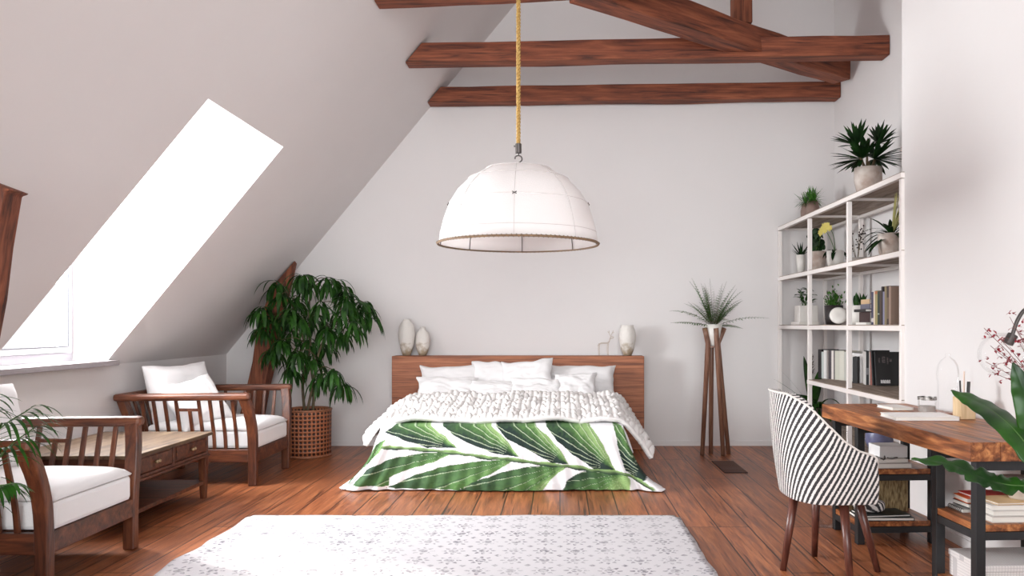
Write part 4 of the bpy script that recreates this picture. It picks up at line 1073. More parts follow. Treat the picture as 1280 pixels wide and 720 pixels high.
t = pot(c, [(0,0),(.055,0),(.072,.10),(.076,.18),(.066,.18),(.06,.16),(0,.16)], M_ceram, 'potted_orchid', 'yellow flowering orchid in a white pot on the second shelf down', soil=(.06,.165))
mb = MB()
for i in range(9): mb.leaf(c+V3(0,0,.17), rdir(i*2.1, rng.uniform(.3,.9)), rng.uniform(.12,.17), .036, droop=1.3, n=6, fold=.3)
mb.build('leaves', M_green2, t, smooth=True)
mb = MB(); sp_ = [spline([c+V3(0,0,.17), c+V3(-.03,.05,.30), c+V3(-.06,.12,.385), c+V3(-.06,.20,.36)], 14), spline([c+V3(0,0,.17), c+V3(-.02,-.02,.30), c+V3(-.05,.02,.40), c+V3(-.06,.10,.41)], 14)]
for s_ in sp_: mb.tube(s_, [.0035,.002], 5)
mb.build('flower_stem', M_gstem, t, smooth=True)
mb = MB()
for s_ in sp_:
    for j in (8, 10, 12, 14):
        q = s_[j]; f_ = V3(-1, -.7, rng.uniform(-.2,.2)).normalized(); a = f_.cross(V3(0,0,1)).normalized(); b = f_.cross(a)
        for p_ in range(5):
            an = 2*pi*p_/5+.3; mb.leaf(q+f_*.004, a*cos(an)+b*sin(an)+f_*.25, .034, .026, droop=.05, n=3, fold=.1, up=f_)
mb.build('flowers', pm('yellow_petal', (232, 216, 120), .6, translucent=.3), t, smooth=True)
c = V3(2.50, 6.66, 1.676)
t = thing('dried_branch_vase', c, 'grey bowl holding a dried branch with dark beads on the second shelf down', 'vase')
mb = MB(); mb.lathe([(0,0),(.03,0),(.06,.04),(.10,.085),(.092,.085),(.05,.045),(0,.03)], c, 28); mb.build('bowl', pm('grey_bowl', (150, 140, 134), .6), t, smooth=True)
mb = MB(); spots = []
for i in range(9):
    e = c+V3(rng.uniform(-.06,.04), rng.uniform(-.26,.16), rng.uniform(.22,.36)); s_ = spline([c+V3(0,0,.03), c.lerp(e,.5)+V3(0,rng.uniform(-.04,.04),.06), e], 10); mb.tube(s_, [.002,.001], 4)
    for j in (4,6,7,8,9,10):
        o_ = V3(rng.uniform(-.02,.02), rng.uniform(-.03,.03), rng.uniform(-.02,.02)); spots.append(s_[j]+o_); mb.tube([s_[j], s_[j]+o_], .0008, 3)
mb.build('twigs', M_stem, t)
bd = MB(); bd.lathe([(0,-.007),(.005,-.005),(.007,0),(.005,.005),(0,.007)], spots[0], 8); b0_ = bd.build('bead', pm('dark_bead', (60, 48, 46), .6), t, smooth=True)
for q in spots[1:]:
    b1_ = b0_.copy(); COL.objects.link(b1_); b1_.parent = t; b1_.location = q-spots[0]
c = V3(2.43, 5.80, 1.676)
t = pot(c, [(0,0),(.06,0),(.088,.05),(.098,.12),(.096,.19),(.086,.19),(.08,.16),(0,.16)], M_stone, 'potted_strap_plant', 'dark strappy plant in a mottled round stone pot near the wall corner on the second shelf down'[:88], soil=(.08,.165))
t['label'] = 'dark strappy plant in a mottled stone pot at the near end of the second shelf'
mb = MB(); m2 = MB()
for i in range(26): mb.leaf(c+V3(0,0,.17), rdir(i*2.4, rng.uniform(-.1,1.2)), rng.uniform(.16,.27), rng.uniform(.028,.045), droop=rng.uniform(.2,.9), n=6, fold=.25)
for i in range(4): mb.leaf(c+V3(0,0,.18), V3(-.3, .8+.1*i, .75-.12*i), .34, .016, droop=.7, n=8, fold=.2)
for i in range(14): m2.leaf(c+V3(0,0,.18), rdir(-1.2+rng.uniform(-.6,.6), rng.uniform(.9,1.5)), rng.uniform(.22,.36), .009, droop=.25, n=5, fold=.1)
mb.build('leaves', M_green2, t, smooth=True); m2.build('pale_blades', pm('pale_yellow_blade', (206, 200, 132), .6), t, smooth=True)
# --- eye-level board
def book(c, th_, h, d, col, label, group, lean=0, yaw=0, band=None, rough=.5):
    """upright book: spine faces the room (-X); c = bottom centre of the spine; th_ along Y"""
    x, y, z = c; mb = MB(); q = .003
    t0 = MB()
    m = pm('cover_%d_%d_%d' % col, col, rough)
    mb.box(x, x+d, y-th_/2, y-th_/2+q, z, z+h); mb.box(x, x+d, y+th_/2-q, y+th_/2, z, z+h); mb.box(x, x+q, y-th_/2+q, y+th_/2-q, z, z+h)
    pg = MB(); pg.box(x+q+.0005, x+d-.006, y-th_/2+q+.0002, y+th_/2-q-.0002, z+.004, z+h-.004)
    bn = []
    if band:
        for (z0, z1, bc) in band:
            b = MB(); b.box(x-.0006, x-.0001, y-th_/2+.002, y+th_/2-.002, z+h*z0, z+h*z1); bn.append((b, bc))
    if lean or yaw:
        M = Matrix.Translation((x, y, z)) @ Matrix.Rotation(radians(yaw), 4, 'Z') @ Matrix.Rotation(radians(lean), 4, 'X') @ Matrix.Translation((-x, -y, -z))
        for b in [mb, pg]+[b for b, _ in bn]: b.xf(M)
    o = mb.build('book', m, loc=c); tag(o, label, 'book', group); pg.build('pages', M_paper, o)
    for b, bc in bn: b.build('spine_label', pm('ink_%d_%d_%d' % bc, bc, .6), o)
    return o
def flatbook(c, sx, sy, h, col, label, group=None, yaw=0, name='book', cat='book', pages=True):
    x, y, z = c; mb = MB(); m = pm('cover_%d_%d_%d' % col, col, .5); q = min(.003, h*.2)
    mb.box(x-sx/2, x+sx/2, y-sy/2, y+sy/2, z, z+q); mb.box(x-sx/2, x+sx/2, y-sy/2, y+sy/2, z+h-q, z+h); mb.box(x-sx/2, x-sx/2+q, y-sy/2, y+sy/2, z+q, z+h-q)
    pg = MB(); pg.box(x-sx/2+q, x+sx/2-.005, y-sy/2+.004, y+sy/2-.004, z+q+.0002, z+h-q-.0002)
    M = Matrix.Translation((x, y, z)) @ Matrix.Rotation(radians(yaw), 4, 'Z') @ Matrix.Translation((-x, -y, -z)); mb.xf(M); pg.xf(M)
    o = mb.build(name, m, loc=c); tag(o, label, cat, group); pg.build('pages', M_paper, o); return o
z = SZ[2]+.001
flatbook((2.32, 7.50, z), .19, .26, .028, (236,230,226), 'flat white book lying under the square white planter on the eye-level shelf')
c = V3(2.33, 7.50, z+.029)
t = thing('potted_leafy_plant', c, 'upright leafy plant in a square white planter on the eye-level shelf', 'potted plant')
mb = MB(); s_ = .085; mb.box(c.x-s_, c.x+s_, c.y-s_, c.y-s_+.01, c.z, c.z+.15); mb.box(c.x-s_, c.x+s_, c.y+s_-.01, c.y+s_, c.z, c.z+.15); mb.box(c.x-s_, c.x-s_+.01, c.y-s_+.01, c.y+s_-.01, c.z, c.z+.15); mb.box(c.x+s_-.01, c.x+s_, c.y-s_+.01, c.y+s_-.01, c.z, c.z+.15); mb.box(c.x-s_+.01, c.x+s_-.01, c.y-s_+.01, c.y+s_-.01, c.z, c.z+.01)
mb.build('planter', M_ceram, t, bevel=.003)
mb = MB(); mb.box(c.x-s_+.011, c.x+s_-.011, c.y-s_+.011, c.y+s_-.011, c.z+.011, c.z+.135); mb.build('soil', M_soil, t)
mb = MB(); st = MB()
for i in range(15):
    e = c+V3(rng.uniform(-.07,.06), rng.uniform(-.10,.10), rng.uniform(.17,.34)); st.tube([c+V3(rng.uniform(-.04,.04), rng.uniform(-.04,.04), .13), e], [.004,.002], 4)
    for j in range(3): mb.leaf(e-V3(0,0,j*.03), rdir(rng.random()*6.28, rng.uniform(0,1)), .062, .036, droop=.4, n=4)
mb.build('leaves', M_green, t, smooth=True); st.build('stems', M_gstem, t)
c = V3(2.50, 7.12, z)
t = thing('twig_box', c, 'grey box holding thin dark dried twigs behind the square white planter', 'box')
mb = MB(); mb.box(c.x-.06, c.x+.06, c.y-.075, c.y+.075, c.z, c.z+.14); mb.build('box', pm('grey_linen_box', (176, 164, 160), .8), t, bevel=.004)
mb = MB()
for i in range(8):
    e = c+V3(rng.uniform(-.1,.02), rng.uniform(-.12,.12), rng.uniform(.2,.29)); mb.tube([c+V3(rng.uniform(-.03,.03), rng.uniform(-.03,.03), .14), e], .0016, 4); mb.leaf(e, V3(rng.uniform(-.4,.4), rng.uniform(-1,1), .3), .055, .014, n=3, droop=.1)
mb.build('twigs', pm('dark_twig', (74, 56, 52), .7), t)
c = V3(2.35, 6.80, z)
t = pot(c, [(0,0),(.062,0),(.072,.05),(.078,.165),(.070,.165),(.066,.14),(0,.14)], M_blackpot, 'potted_moss_plant', 'bright green bushy plant in a black pot on the eye-level shelf', soil=(.066,.145))
mb = MB()
for i in range(420):
    q = c+V3(rng.gauss(0,.035), rng.gauss(0,.038), .16+abs(rng.gauss(0,.055))); mb.leaf(q, rdir(rng.random()*6.28, rng.uniform(-.2,1.4)), rng.uniform(.02,.034), .014, n=2, droop=.2)
mb.build('leaves', M_green3, t, smooth=True)
c = V3(2.26, 6.42, z)
mb = MB(); mb.lathe([(0,-.016),(.04,-.018),(.064,-.013),(.072,0),(.064,.013),(.04,.018),(0,.016)], (0,0,0), 32); mb.xf(Matrix.Translation((2.26, 6.42, z+.074)) @ Matrix.Rotation(radians(72), 4, 'X') @ Matrix.Rotation(radians(-14), 4, 'Y'))
tag(mb.build('disc_vase', M_ceram, loc=(2.26, 6.42, z), smooth=True), 'white disc shaped vase standing before the black pot on the eye-level shelf', 'vase')
c = V3(2.34, 6.20, z)
t = pot(c, [(0,0),(.06,0),(.075,.03),(.080,.15),(.072,.15),(.068,.13),(0,.13)], M_ceram, 'potted_snake_plant', 'short stiff-leaved succulent in a round white pot beside the flat stacked books', soil=(.068,.135))
mb = MB()
for i in range(13): mb.leaf(c+V3(rng.uniform(-.04,.04), rng.uniform(-.04,.04), .13), rdir(rng.random()*6.28, rng.uniform(1.15,1.5)), rng.uniform(.09,.13), .03, droop=-.1, n=5, fold=.35)
mb.build('leaves', M_green, t, smooth=True)
zz = z
for (h, sx, sy, col, lab, off) in ((.016,.20,.20,(232,226,220),'thin white book at the bottom of the flat stack on the eye-level shelf',0),
    (.075,.17,.20,(58,34,34),'dark maroon book box in the flat stack on the eye-level shelf',.01), (.020,.20,.22,(30,26,28),'black book over the maroon box in the flat stack',-.01),
    (.036,.16,.18,(98,96,110),'slate grey book near the top of the flat stack on the eye-level shelf',.01), (.034,.14,.16,(198,166,128),'tan book topmost of the flat stack on the eye-level shelf',.0)):
    flatbook((2.30+off, 5.79, zz), sx, sy, h, col, lab, 'books lying flat in a stack on the eye-level shelf'); zz += h+.001
G3 = 'upright books on the eye-level shelf'
row = [(.040,.232,(64,62,84),'slate blue upright book beside the flat stack', [(.08,.2,(200,190,186))]), (.018,.236,(226,210,194),'slim cream upright book right of the slate blue one', None),
 (.048,.238,(150,138,96),'olive upright book with a rust coloured head band', [(.9,.98,(170,104,70))]), (.034,.232,(38,52,44),'dark green upright book between the olive and brown ones', [(.3,.34,(150,160,150))]),
 (.028,.236,(72,54,46),'brown upright book right of the dark green one', None), (.026,.262,(44,36,40),'tall near-black upright book left of the lavender spined one', None), (.024,.226,(132,130,156),'slim lavender grey upright book between two tall dark ones', None),
 (.036,.262,(126,112,82),'tall khaki upright book toward the wall end of the row', None), (.034,.262,(56,40,36),'tall dark brown upright book with speckled spine nearest the wall', [(.15,.7,(110,92,76))]), (.03,.258,(150,126,112),'tall dusty beige upright book half hidden by the wall corner', None)]
y = 5.635
for th_, h, col, lab, bd in row:
    y -= th_/2; book((2.215, y, z), th_, h, .17, col, lab, G3, band=bd); y -= th_/2+.0015
# --- board at desk height
z = SZ[1]+.001; G4 = 'upright books on the shelf just above desk height'
row = [(.050,.255,(40,34,36),'black upright book at the far end of the row above desk height'), (.030,.235,(188,196,192),'pale grey green book beside the black one in the lower row'), (.045,.25,(232,228,226),'wide white book in the lower row left of the dark grey one'),
 (.022,.25,(206,200,198),'slim light grey book in the lower row'), (.040,.252,(84,78,82),'dark grey book among the white ones in the lower row'), (.030,.25,(230,222,216),'white book right of the dark grey one in the lower row'), (.016,.25,(96,88,88),'thin charcoal book in the lower row'),
 (.06,.25,(206,204,190),'wide cream grey book in the lower row'), (.062,.252,(216,212,200),'widest ivory book by the shelf post in the lower row'), (.03,.245,(192,190,182),'stone grey book behind the shelf post in the lower row')]
pt = V3(2.31, 7.09, z); dr = V3(sin(radians(17)), -cos(radians(17)), 0)
for th_, h, col, lab in row:
    pt = pt+dr*th_/2; book(tuple(pt), th_, h, .18, col, lab, G4, yaw=17); pt = pt+dr*(th_/2+.0012)
# dried cone plant beside them
c = V3(2.27, 7.14, z)
t = thing('dried_spiky_stem', c, 'dark spiky dried stem standing at the far end of the lower book row', 'dried plant')
mb = MB(); mb.tube([c, c+V3(0,0,.2)], .006, 5); mb.build('stem', M_stem, t)
mb = MB()
for i in range(50): mb.leaf(c+V3(0,0,.02+i*.0036), rdir(i*2.4, .5), .05*(1-.4*i/50), .012, n=2, droop=-.1)
mb.build('bracts', pm('dark_bract', (66, 44, 42), .7), t)
mb = MB(); mb.box(2.44, 2.56, 6.44, 6.62, z, z+.215); o = mb.build('file_box', M_white, loc=(2.5, 6.53, z), bevel=.003); tag(o, 'white lidded file box right of the shelf post above desk height', 'box')
mb = MB(); mb.box(2.436, 2.564, 6.436, 6.624, z+.216, z+.24); mb.build('lid', M_white, o, bevel=.003)
G5 = 'upright books near the propped black record cover'
book((2.39, 6.42, z), .036, .215, .17, (30,28,30), 'black album standing before the white file box', G5, yaw=55)
pt = V3(2.405, 6.245, z); dr = V3(sin(radians(74)), -cos(radians(74)), 0)
for th_, h, col, lab in ((.008,.262,(226,220,216),'slim white book just left of the tall black one'), (.020,.268,(36,34,38),'tall black book with grey spine lettering before the pink ones'), (.006,.262,(232,218,210),'thin off-white book between the black and pink ones'), (.016,.262,(178,112,100),'dusty pink upright book')):
    pt = pt+dr*th_/2; book(tuple(pt), th_, h, .20, col, lab, G5, yaw=74, band=[(.3,.5,(120,116,120))] if col == (36,34,38) else None); pt = pt+dr*(th_/2+.001)
pt = pt+dr*.036
book(tuple(pt), .016, .262, .19, (196,126,112), 'salmon pink book leaning on the dusty pink one', G5, yaw=74, lean=-7)
pt = pt+dr*.019
book(tuple(pt), .008, .258, .19, (160,84,80), 'thin brick red book leaning right of the salmon pink one', G5, yaw=74, lean=-8)
t = thing('record_cover', (2.55, 6.12, z), 'large black printed cover propped upright facing the room by the pink books', 'album')
Mx = Matrix.Translation((2.545, 6.16, z+.003)) @ Matrix.Rotation(radians(-7), 4, 'X')
mb = MB(); mb.box(-.115, .03, -.006, .006, 0, .274); mb.xf(Mx); mb.build('sleeve', pm('black_sleeve', (24, 22, 24), .3), t, bevel=.002)
Mx = Matrix.Translation((2.545, 6.135, z+.003)) @ Matrix.Rotation(radians(-7), 4, 'X')
mb = MB(); mb.box(-.10, .11, -.008, .008, .0, .262); mb.xf(Mx); mb.build('front_sleeve', pm('black_sleeve', (24, 22, 24), .3), t, bevel=.002)
for nm, (x0, x1, z0, z1) in zip(('printed_figure',)*4, ((-.072,-.060,.175,.215),(-.045,-.020,.175,.225),(-.006,.004,.165,.22),(.012,.03,.185,.21))):
    mb = MB(); mb.box(x0, x1, -.0092, -.0082, z0, z1); mb.xf(Mx); mb.build(nm, pm('dim_print', (104, 92, 92), .6, c2=(48, 44, 46), nscale=60), t)
mb = MB(); mb.box(-.062, .012, -.0092, -.0082, .018, .022)
for i in range(9): mb.box(-.062+i*.0083, -.056+i*.0083, -.0092, -.0082, .0215+(i % 3)*.001, .044-(i % 2)*.004)
mb.xf(Mx); mb.build('white_lettering', M_white, t)
# --- bottom bay
c = V3(2.36, 7.30, SZ[0]+.001)
t = thing('potted_broad_plant', c, 'large leafy plant in a dark planter on the lowest shelf behind the desk chair', 'potted plant')
mb = MB(); mb.box(c.x-.12, c.x+.12, c.y-.22, c.y+.22, c.z, c.z+.17); mb.build('planter', pm('brown_planter', (120, 100, 92), .7, noise_amt=.3), t, bevel=.005)
mb = MB(); mb.box(c.x-.105, c.x+.105, c.y-.205, c.y+.205, c.z+.171, c.z+.176); mb.build('soil', M_soil, t)
mb = MB()
for (dx, dy, L, W_, az, el, dr) in ((-.02,.10,.46,.10,2.2,1.42,.1),(.0,.03,.36,.09,-1.4,1.35,.2),(-.04,.0,.28,.10,-2.5,.7,1.0),(-.04,-.06,.26,.10,-2.0,.5,1.1),(-.02,-.12,.28,.08,-1.4,.6,1.3),(.0,.15,.26,.08,1.8,.7,1.0),(-.05,.06,.24,.10,3.1,.6,.9),(-.03,-.02,.26,.11,-2.8,1.0,.8),(-.02,.05,.3,.07,2.7,.9,.8)):
    mb.leaf(c+V3(dx,dy,.17), rdir(az, el), L, W_, droop=dr, n=10, fold=.2)
for i in range(22): mb.leaf(c+V3(-.03, rng.uniform(-.2,0), .17), rdir(rng.uniform(-2.6,-.6), rng.uniform(.5,1.2)), rng.uniform(.2,.34), .022, droop=rng.uniform(1,1.8), n=8, fold=.2)
for i in range(3): mb.leaf(c+V3(-.03, .1, .17), rdir(2.4+.2*i, .5+.25*i), .42, .014, droop=.2, n=6, fold=.1)
mb.build('leaves', M_green, t, smooth=True)
c = V3(2.36, 5.86, SZ[0]+.001)
mb = MB(); mb.lathe([(0,0),(.07,0),(.10,.06),(.09,.14),(.055,.19),(.06,.21),(.05,.21),(.045,.18),(0,.17)], c, 28)
tag(mb.build('jar', pm('blue_grey_glaze', (112, 112, 146), .4, noise_amt=.2), loc=c, smooth=True), 'blue grey glazed jar on the lowest shelf seen under the desk', 'jar')
# ------------------------------------------------------------------ desk (built square, then turned with its contents)
DO = Vector((1.637, 3.165, 0)); DR = Matrix.Translation(DO) @ Matrix.Rotation(radians(3.0), 4, 'Z')
DZ = .73
desk = bpy.data.objects.new('desk', None); COL.objects.link(desk); desk.location = DO; desk.rotation_euler = (0, 0, radians(3)); ORG['desk'] = Vector((0,0,0))
tag(desk, 'thick wooden slab desk on black steel frames with low shelves along the right wall', 'desk')
DL, DW = 1.545, .515
mb = MB()
nx_, ny_ = 14, 30
def slabtop(mb):
    mb.box(0, DW, 0, DL, DZ-.078, DZ)
for i in range(4):
    mb = MB(); mb.box(i*DW/4+.0006, (i+1)*DW/4-.0006, 0, DL, DZ-.078, DZ); mb.build('tabletop_board', M_desk, desk, bevel=.003)
pw = .04
for (ya, yb) in ((.03, .375), (1.15, 1.50)):
    for x in (.045, .455):
        for y in (ya, yb-pw):
            mb = MB(); mb.box(x, x+pw, y, y+pw, .001, DZ-.079); mb.build('post', M_black, desk, bevel=.002)
    for z in ((.10, .39) if ya < 1 else (.125, .41)):
        mb = MB(); mb.box(.050, .490, ya+.006, yb-.006, z-.028, z); mb.build('shelf', M_desk, desk, bevel=.002)
        mb = MB()
        mb.box(.045+pw, .455, ya, ya+pw*.8, z-.062, z-.029); mb.box(.045+pw, .455, yb-pw*.8, yb, z-.062, z-.029)
        mb.box(.046, .046+pw*.8, ya+pw, yb-pw, z-.062, z-.029); mb.box(.463, .494, ya+pw, yb-pw, z-.062, z-.029)
        mb.build('shelf_rail', M_black, desk, bevel=.002)
    mb = MB(); mb.box(.045+pw, .455, ya, ya+pw, DZ-.12, DZ-.08); mb.build('top_rail', M_black, desk, bevel=.002)
    mb = MB(); mb.box(.045+pw, .455, yb-pw, yb, DZ-.12, DZ-.08); mb.build('top_rail', M_black, desk, bevel=.002)
def dl(x, y, z=0): return DR @ Vector((x, y, z))
def dplace(o): pass
def dbuild(mb, name, mat, p, label, cat, **kw):
    """mesh given in desk-local metres -> turned into the world"""
    mb.xf(DR); o = mb.build(name, mat, loc=dl(*p), **kw); tag(o, label, cat); return o
z = DZ+.001
# white books and papers on the desk top
def slabbook(x0, x1, y0, y1, z0, h, col, label, yaw=0, name='book', cat='book', group=None):
    c = Vector(((x0+x1)/2, (y0+y1)/2, z0)); R = DR @ Matrix.Translation(c) @ Matrix.Rotation(radians(yaw), 4, 'Z')
    sx, sy = (x1-x0)/2, (y1-y0)/2; q = .0025
    mb = MB(); mb.box(-sx, sx, -sy, sy, 0, q); mb.box(-sx, sx, -sy, sy, h-q, h); mb.box(sx-q, sx, -sy, sy, q, h-q); mb.xf(R)
    o = mb.build(name, pm('cover_%d_%d_%d' % col, col, .5), loc=DR @ c, bevel=.0008); tag(o, label, cat, group)
    mb = MB(); mb.box(-sx+.004, sx-q-.0003, -sy+.004, sy-.004, q+.0003, h-q-.0003); mb.xf(R); mb.build('pages', M_paper, o); return o
slabbook(.05, .36, .70, .90, z, .019, (242,238,236), 'large closed white book lying flat on the desk top', yaw=-4)
slabbook(.24, .36, 1.16, 1.34, z, .016, (222,216,212), 'thin white notebook with a dark edge at the far end of the desk top', yaw=2)
# tumbler
c = dl(.37, 1.03, z)
t = thing('glass_tumbler', c, 'clear straight glass tumbler with a patterned silver rim on the desk', 'glass')
k = 4.2/990
mb = MB(); R_ = .046; H_ = .088; mb.lathe([(0,0),(R_,0),(R_,H_),(R_-.003,H_),(R_-.003,.006),(0,.006)], c, 32); mb.build('glass', M_glass, t, smooth=False)
mb = MB(); mb.grid(lambda u, v: c+Vector(((R_+.001)*cos(2*pi*u), (R_+.001)*sin(2*pi*u), H_-.018+.016*v)), 48, 1); mb.build('silver_rim', pm('silver_pattern', (196, 190, 186), .3, .7, c2=(92, 88, 86), nscale=90), t, smooth=True)
mb = MB(); mb.lathe([(0,.007),(R_-.006,.007),(R_-.006,.038),(0,.038)], c, 24); mb.build('candle', pm('grey_wax', (176, 166, 160), .6, noise_amt=.3), t)
# cloche bottle
c = dl(.455, .98, z)
t = thing('glass_cloche', c, 'tall clear glass bell jar with a small knob top on the desk', 'glass jar')
mb = MB(); mb.lathe([(.046,.008),(.050,.012),(.050,.165),(.054,.185),(.055,.22),(.050,.255),(.036,.282),(.014,.298),(.010,.303),(.014,.310),(.012,.318),(0,.321)], c, 36); mb.build('bell', M_glass, t, smooth=True)
mb = MB(); mb.lathe([(0,0),(.052,0),(.052,.008),(0,.008)], c, 36); mb.build('base', pm('copper_base', (170, 120, 96), .3, .7), t)
# pencil holder
c = Vector((.425, .775, z)); mb = MB(); w_ = .038; h_ = .108
t = thing('pencil_holder', DR @ c, 'square light wooden holder with dark pens on the desk', 'holder')
mb.box(c.x-w_, c.x+w_, c.y-w_, c.y-w_+.007, z, z+h_); mb.box(c.x-w_, c.x+w_, c.y+w_-.007, c.y+w_, z, z+h_); mb.box(c.x-w_, c.x-w_+.007, c.y-w_+.007, c.y+w_-.007, z, z+h_); mb.box(c.x+w_-.007, c.x+w_, c.y-w_+.007, c.y+w_-.007, z, z+h_); mb.box(c.x-w_+.007, c.x+w_-.007, c.y-w_+.007, c.y+w_-.007, z, z+.006)
mb.xf(DR); mb.build('holder', wood('pale_beech', (190,158,118), (212,182,142), (226,200,164), 'z', 1.2, .6, 10), t, bevel=.002)
for i, (dx, dy, ex, ey, L, r, m, lab) in enumerate(((-.012,0,-.02,.002,.19,.0042,'black_pen','slim black pen leaning left in the wooden holder'), (.010,-.008,.022,-.004,.185,.008,'black_marker','thick black marker leaning right in the wooden holder'), (.004,.012,.012,.02,.235,.004,'pale_brush','tall pale pencil at the back of the wooden holder'))):
    a = DR @ (c+Vector((dx, dy, .008))); b = DR @ (c+Vector((ex, ey, L))); mb = MB(); mb.tube([a, b], r, 10)
    o = mb.build('pen', pm(m, (46,42,44) if i < 2 else (222,196,180), .4), loc=a, smooth=False); tag(o, lab, 'pen', 'pens in the wooden holder')
# globe desk lamp
c = dl(.44, .30, z)
t = thing('globe_lamp', c, 'desk lamp with bent metal arm and large clear glass globe at the right edge', 'lamp')
g = P(1252, 443, 3.50)
so = P(1263, 424, 3.50)
mb = MB(); mb.lathe([(0,0),(.06,0),(.06,.014),(.012,.02),(0,.022)], c, 28); mb.build('base', M_dkmetal, t, smooth=False)
ax = (so-g).normalized()
mb = MB(); mb.tube(spline([c+Vector((0,0,.02)), c+Vector((.01,0,.22)), P(1296, 395, 3.50), P(1284, 386, 3.50), P(1273, 398, 3.50), so+ax*.01], 30), .0085, 10); mb.build('arm', M_dkmetal, t, smooth=True)
mb = MB(); mb.tube([so-ax*.022, so+ax*.022], .022, 18); mb.build('socket', M_dkmetal, t)
def sphere(mb, c, r, n=20, sc=(1,1,1)):
    mb.lathe([(max(r*sin(pi*i/n), 0), -r*cos(pi*i/n)) for i in range(n+1)], c, 32, sx=sc[0], sy=sc[1])
mb = MB(); sphere(mb, g, .096); mb.build('glass_globe', M_glass, t, smooth=True)
mb = MB(); sphere(mb, so-ax*.06, .033); mb.build('bulb', M_glass, t, smooth=True)
# red blossom plant in terracotta pot
c = dl(.36, .27, z)
c = Vector((P(1292, 515, 3.30).x, 3.30, z))
t = thing('potted_red_blossom', c, 'red flowering sprig in a small terracotta pot at the right edge of the desk', 'potted plant')
mb = MB(); mb.lathe([(0,0),(.045,0),(.055,.07),(.064,.072),(.066,.095),(.056,.095),(.05,.08),(0,.08)], c, 28); mb.build('pot', M_terra, t, smooth=False)
mb = MB(); mb.lathe([(0,.081),(.05,.081),(0,.086)], c, 16); mb.build('soil', M_soil, t)
rng = random.Random(8); mb = MB(); fl = MB(); tips = [(1230,410),(1238,432),(1232,452),(1262,396),(1270,412),(1275,430),(1268,448),(1252,440),(1240,465),(1262,470),(1278,455),(1285,420),(1290,440),(1280,400),(1245,418),(1300,430),(1255,456)]
for i, (px, py) in enumerate(tips):
    e = P(px, py, 3.26+rng.uniform(-.06,.08)); s_ = spline([c+Vector((0,0,.08)), (c+e)/2+Vector((.04,0,.07)), e], 12); mb.tube(s_, [.002,.001], 4)
    for j in range(7):
        q = s_[rng.randint(8, 12)]+Vector((rng.uniform(-.02,.02), rng.uniform(-.02,.02), rng.uniform(-.02,.02)))
        for p_ in range(3): fl.leaf(q, rdir(rng.random()*6.28, rng.uniform(-1,1)), .016, .011, n=2, droop=.1)
mb.build('stems', pm('red_stem', (122, 74, 66), .6), t); fl.build('blossoms', pm('red_petal', (168, 34, 52), .5, c2=(120, 26, 44), nscale=40), t)

# --- things on the far unit's shelves
z1 = .411; z0 = .126
slabbook(.06, .36, 1.17, 1.36, z1, .028, (196,186,182), 'grey book at the bottom of the flat stack on the far upper desk shelf', group='flat books on the far upper desk shelf')
slabbook(.055, .34, 1.175, 1.35, z1+.029, .020, (222,214,208), 'off-white book on top of the flat stack on the far upper desk shelf', yaw=3, group='flat books on the far upper desk shelf')
mb = MB(); mb.box(.20, .36, 1.22, 1.36, z1+.050, z1+.115); dbuild(mb, 'box', M_white, (.26, 1.28, z1+.05), 'white box standing on the flat book stack under the desk', 'box', bevel=.003)
mb = MB(); pts = [Vector((.08+.20*i/20, 1.20+.03*sin(i*.9), z1+.055+.006*cos(i*1.3))) for i in range(21)]; mb.tube(pts, .004, 6)
dbuild(mb, 'cord_bundle', M_dkmetal, (.15, 1.2, z1+.05), 'thin dark cord lying loosely on the book stack under the desk', 'cord', smooth=True)
for (x, y, s_, lab) in ((.09, 1.42, 1.0, 'clear conical glass bottle on the far upper desk shelf behind the books'), (.20, 1.43, .8, 'smaller clear glass bottle right of the conical one under the desk')):
    mb = MB(); mb.lathe([(0,0),(.045*s_,0),(.045*s_,.01),(.018*s_,.12*s_),(.014*s_,.17*s_),(.018*s_,.175*s_),(.012*s_,.175*s_),(.012*s_,.12*s_),(.04*s_,.012),(0,.008)], (x, y, z1), 24); dbuild(mb, 'glass_bottle', M_glass, (x, y, z1), lab, 'bottle', smooth=True)
mb = MB(); mb.box(.09, .44, 1.37, 1.48, z0, z0+.21)
def basket_mat():
    m = pm('woven_panel', (168, 140, 98), .8); nt = m.node_tree; N = nt.nodes; L = nt.links; b = N['Principled BSDF']
    tc = N.new('ShaderNodeTexCoord'); mp = N.new('ShaderNodeMapping'); mp.inputs['Scale'].default_value = (1, 1, .18); L.new(tc.outputs['Object'], mp.inputs['Vector'])
    n = N.new('ShaderNodeTexNoise'); n.inputs['Scale'].default_value = 130; n.inputs['Detail'].default_value = 3; L.new(mp.outputs[0], n.inputs['Vector'])
    r = N.new('ShaderNodeValToRGB'); r.color_ramp.elements[0].position = .35; r.color_ramp.elements[0].color = srgb((112, 88, 58)); r.color_ramp.elements[1].position = .65; r.color_ramp.elements[1].color = srgb((190, 164, 120))
    L.new(n.outputs['Fac'], r.inputs['Fac']); L.new(r.outputs['Color'], b.inputs['Base Color']); return m
dbuild(mb, 'woven_box', basket_mat(), (.26, 1.42, z0), 'tan woven fibre box at the back of the far lower desk shelf', 'box', bevel=.006)
slabbook(.07, .37, 1.16, 1.33, z0, .018, (40,40,44), 'dark book with pale page edge on the far lower desk shelf', yaw=-3, group='dark books on the far lower desk shelf')
slabbook(.08, .35, 1.165, 1.32, z0+.019, .012, (28,36,36), 'black green book on top of the dark one on the far lower desk shelf', yaw=4, group='dark books on the far lower desk shelf')
mb = MB()
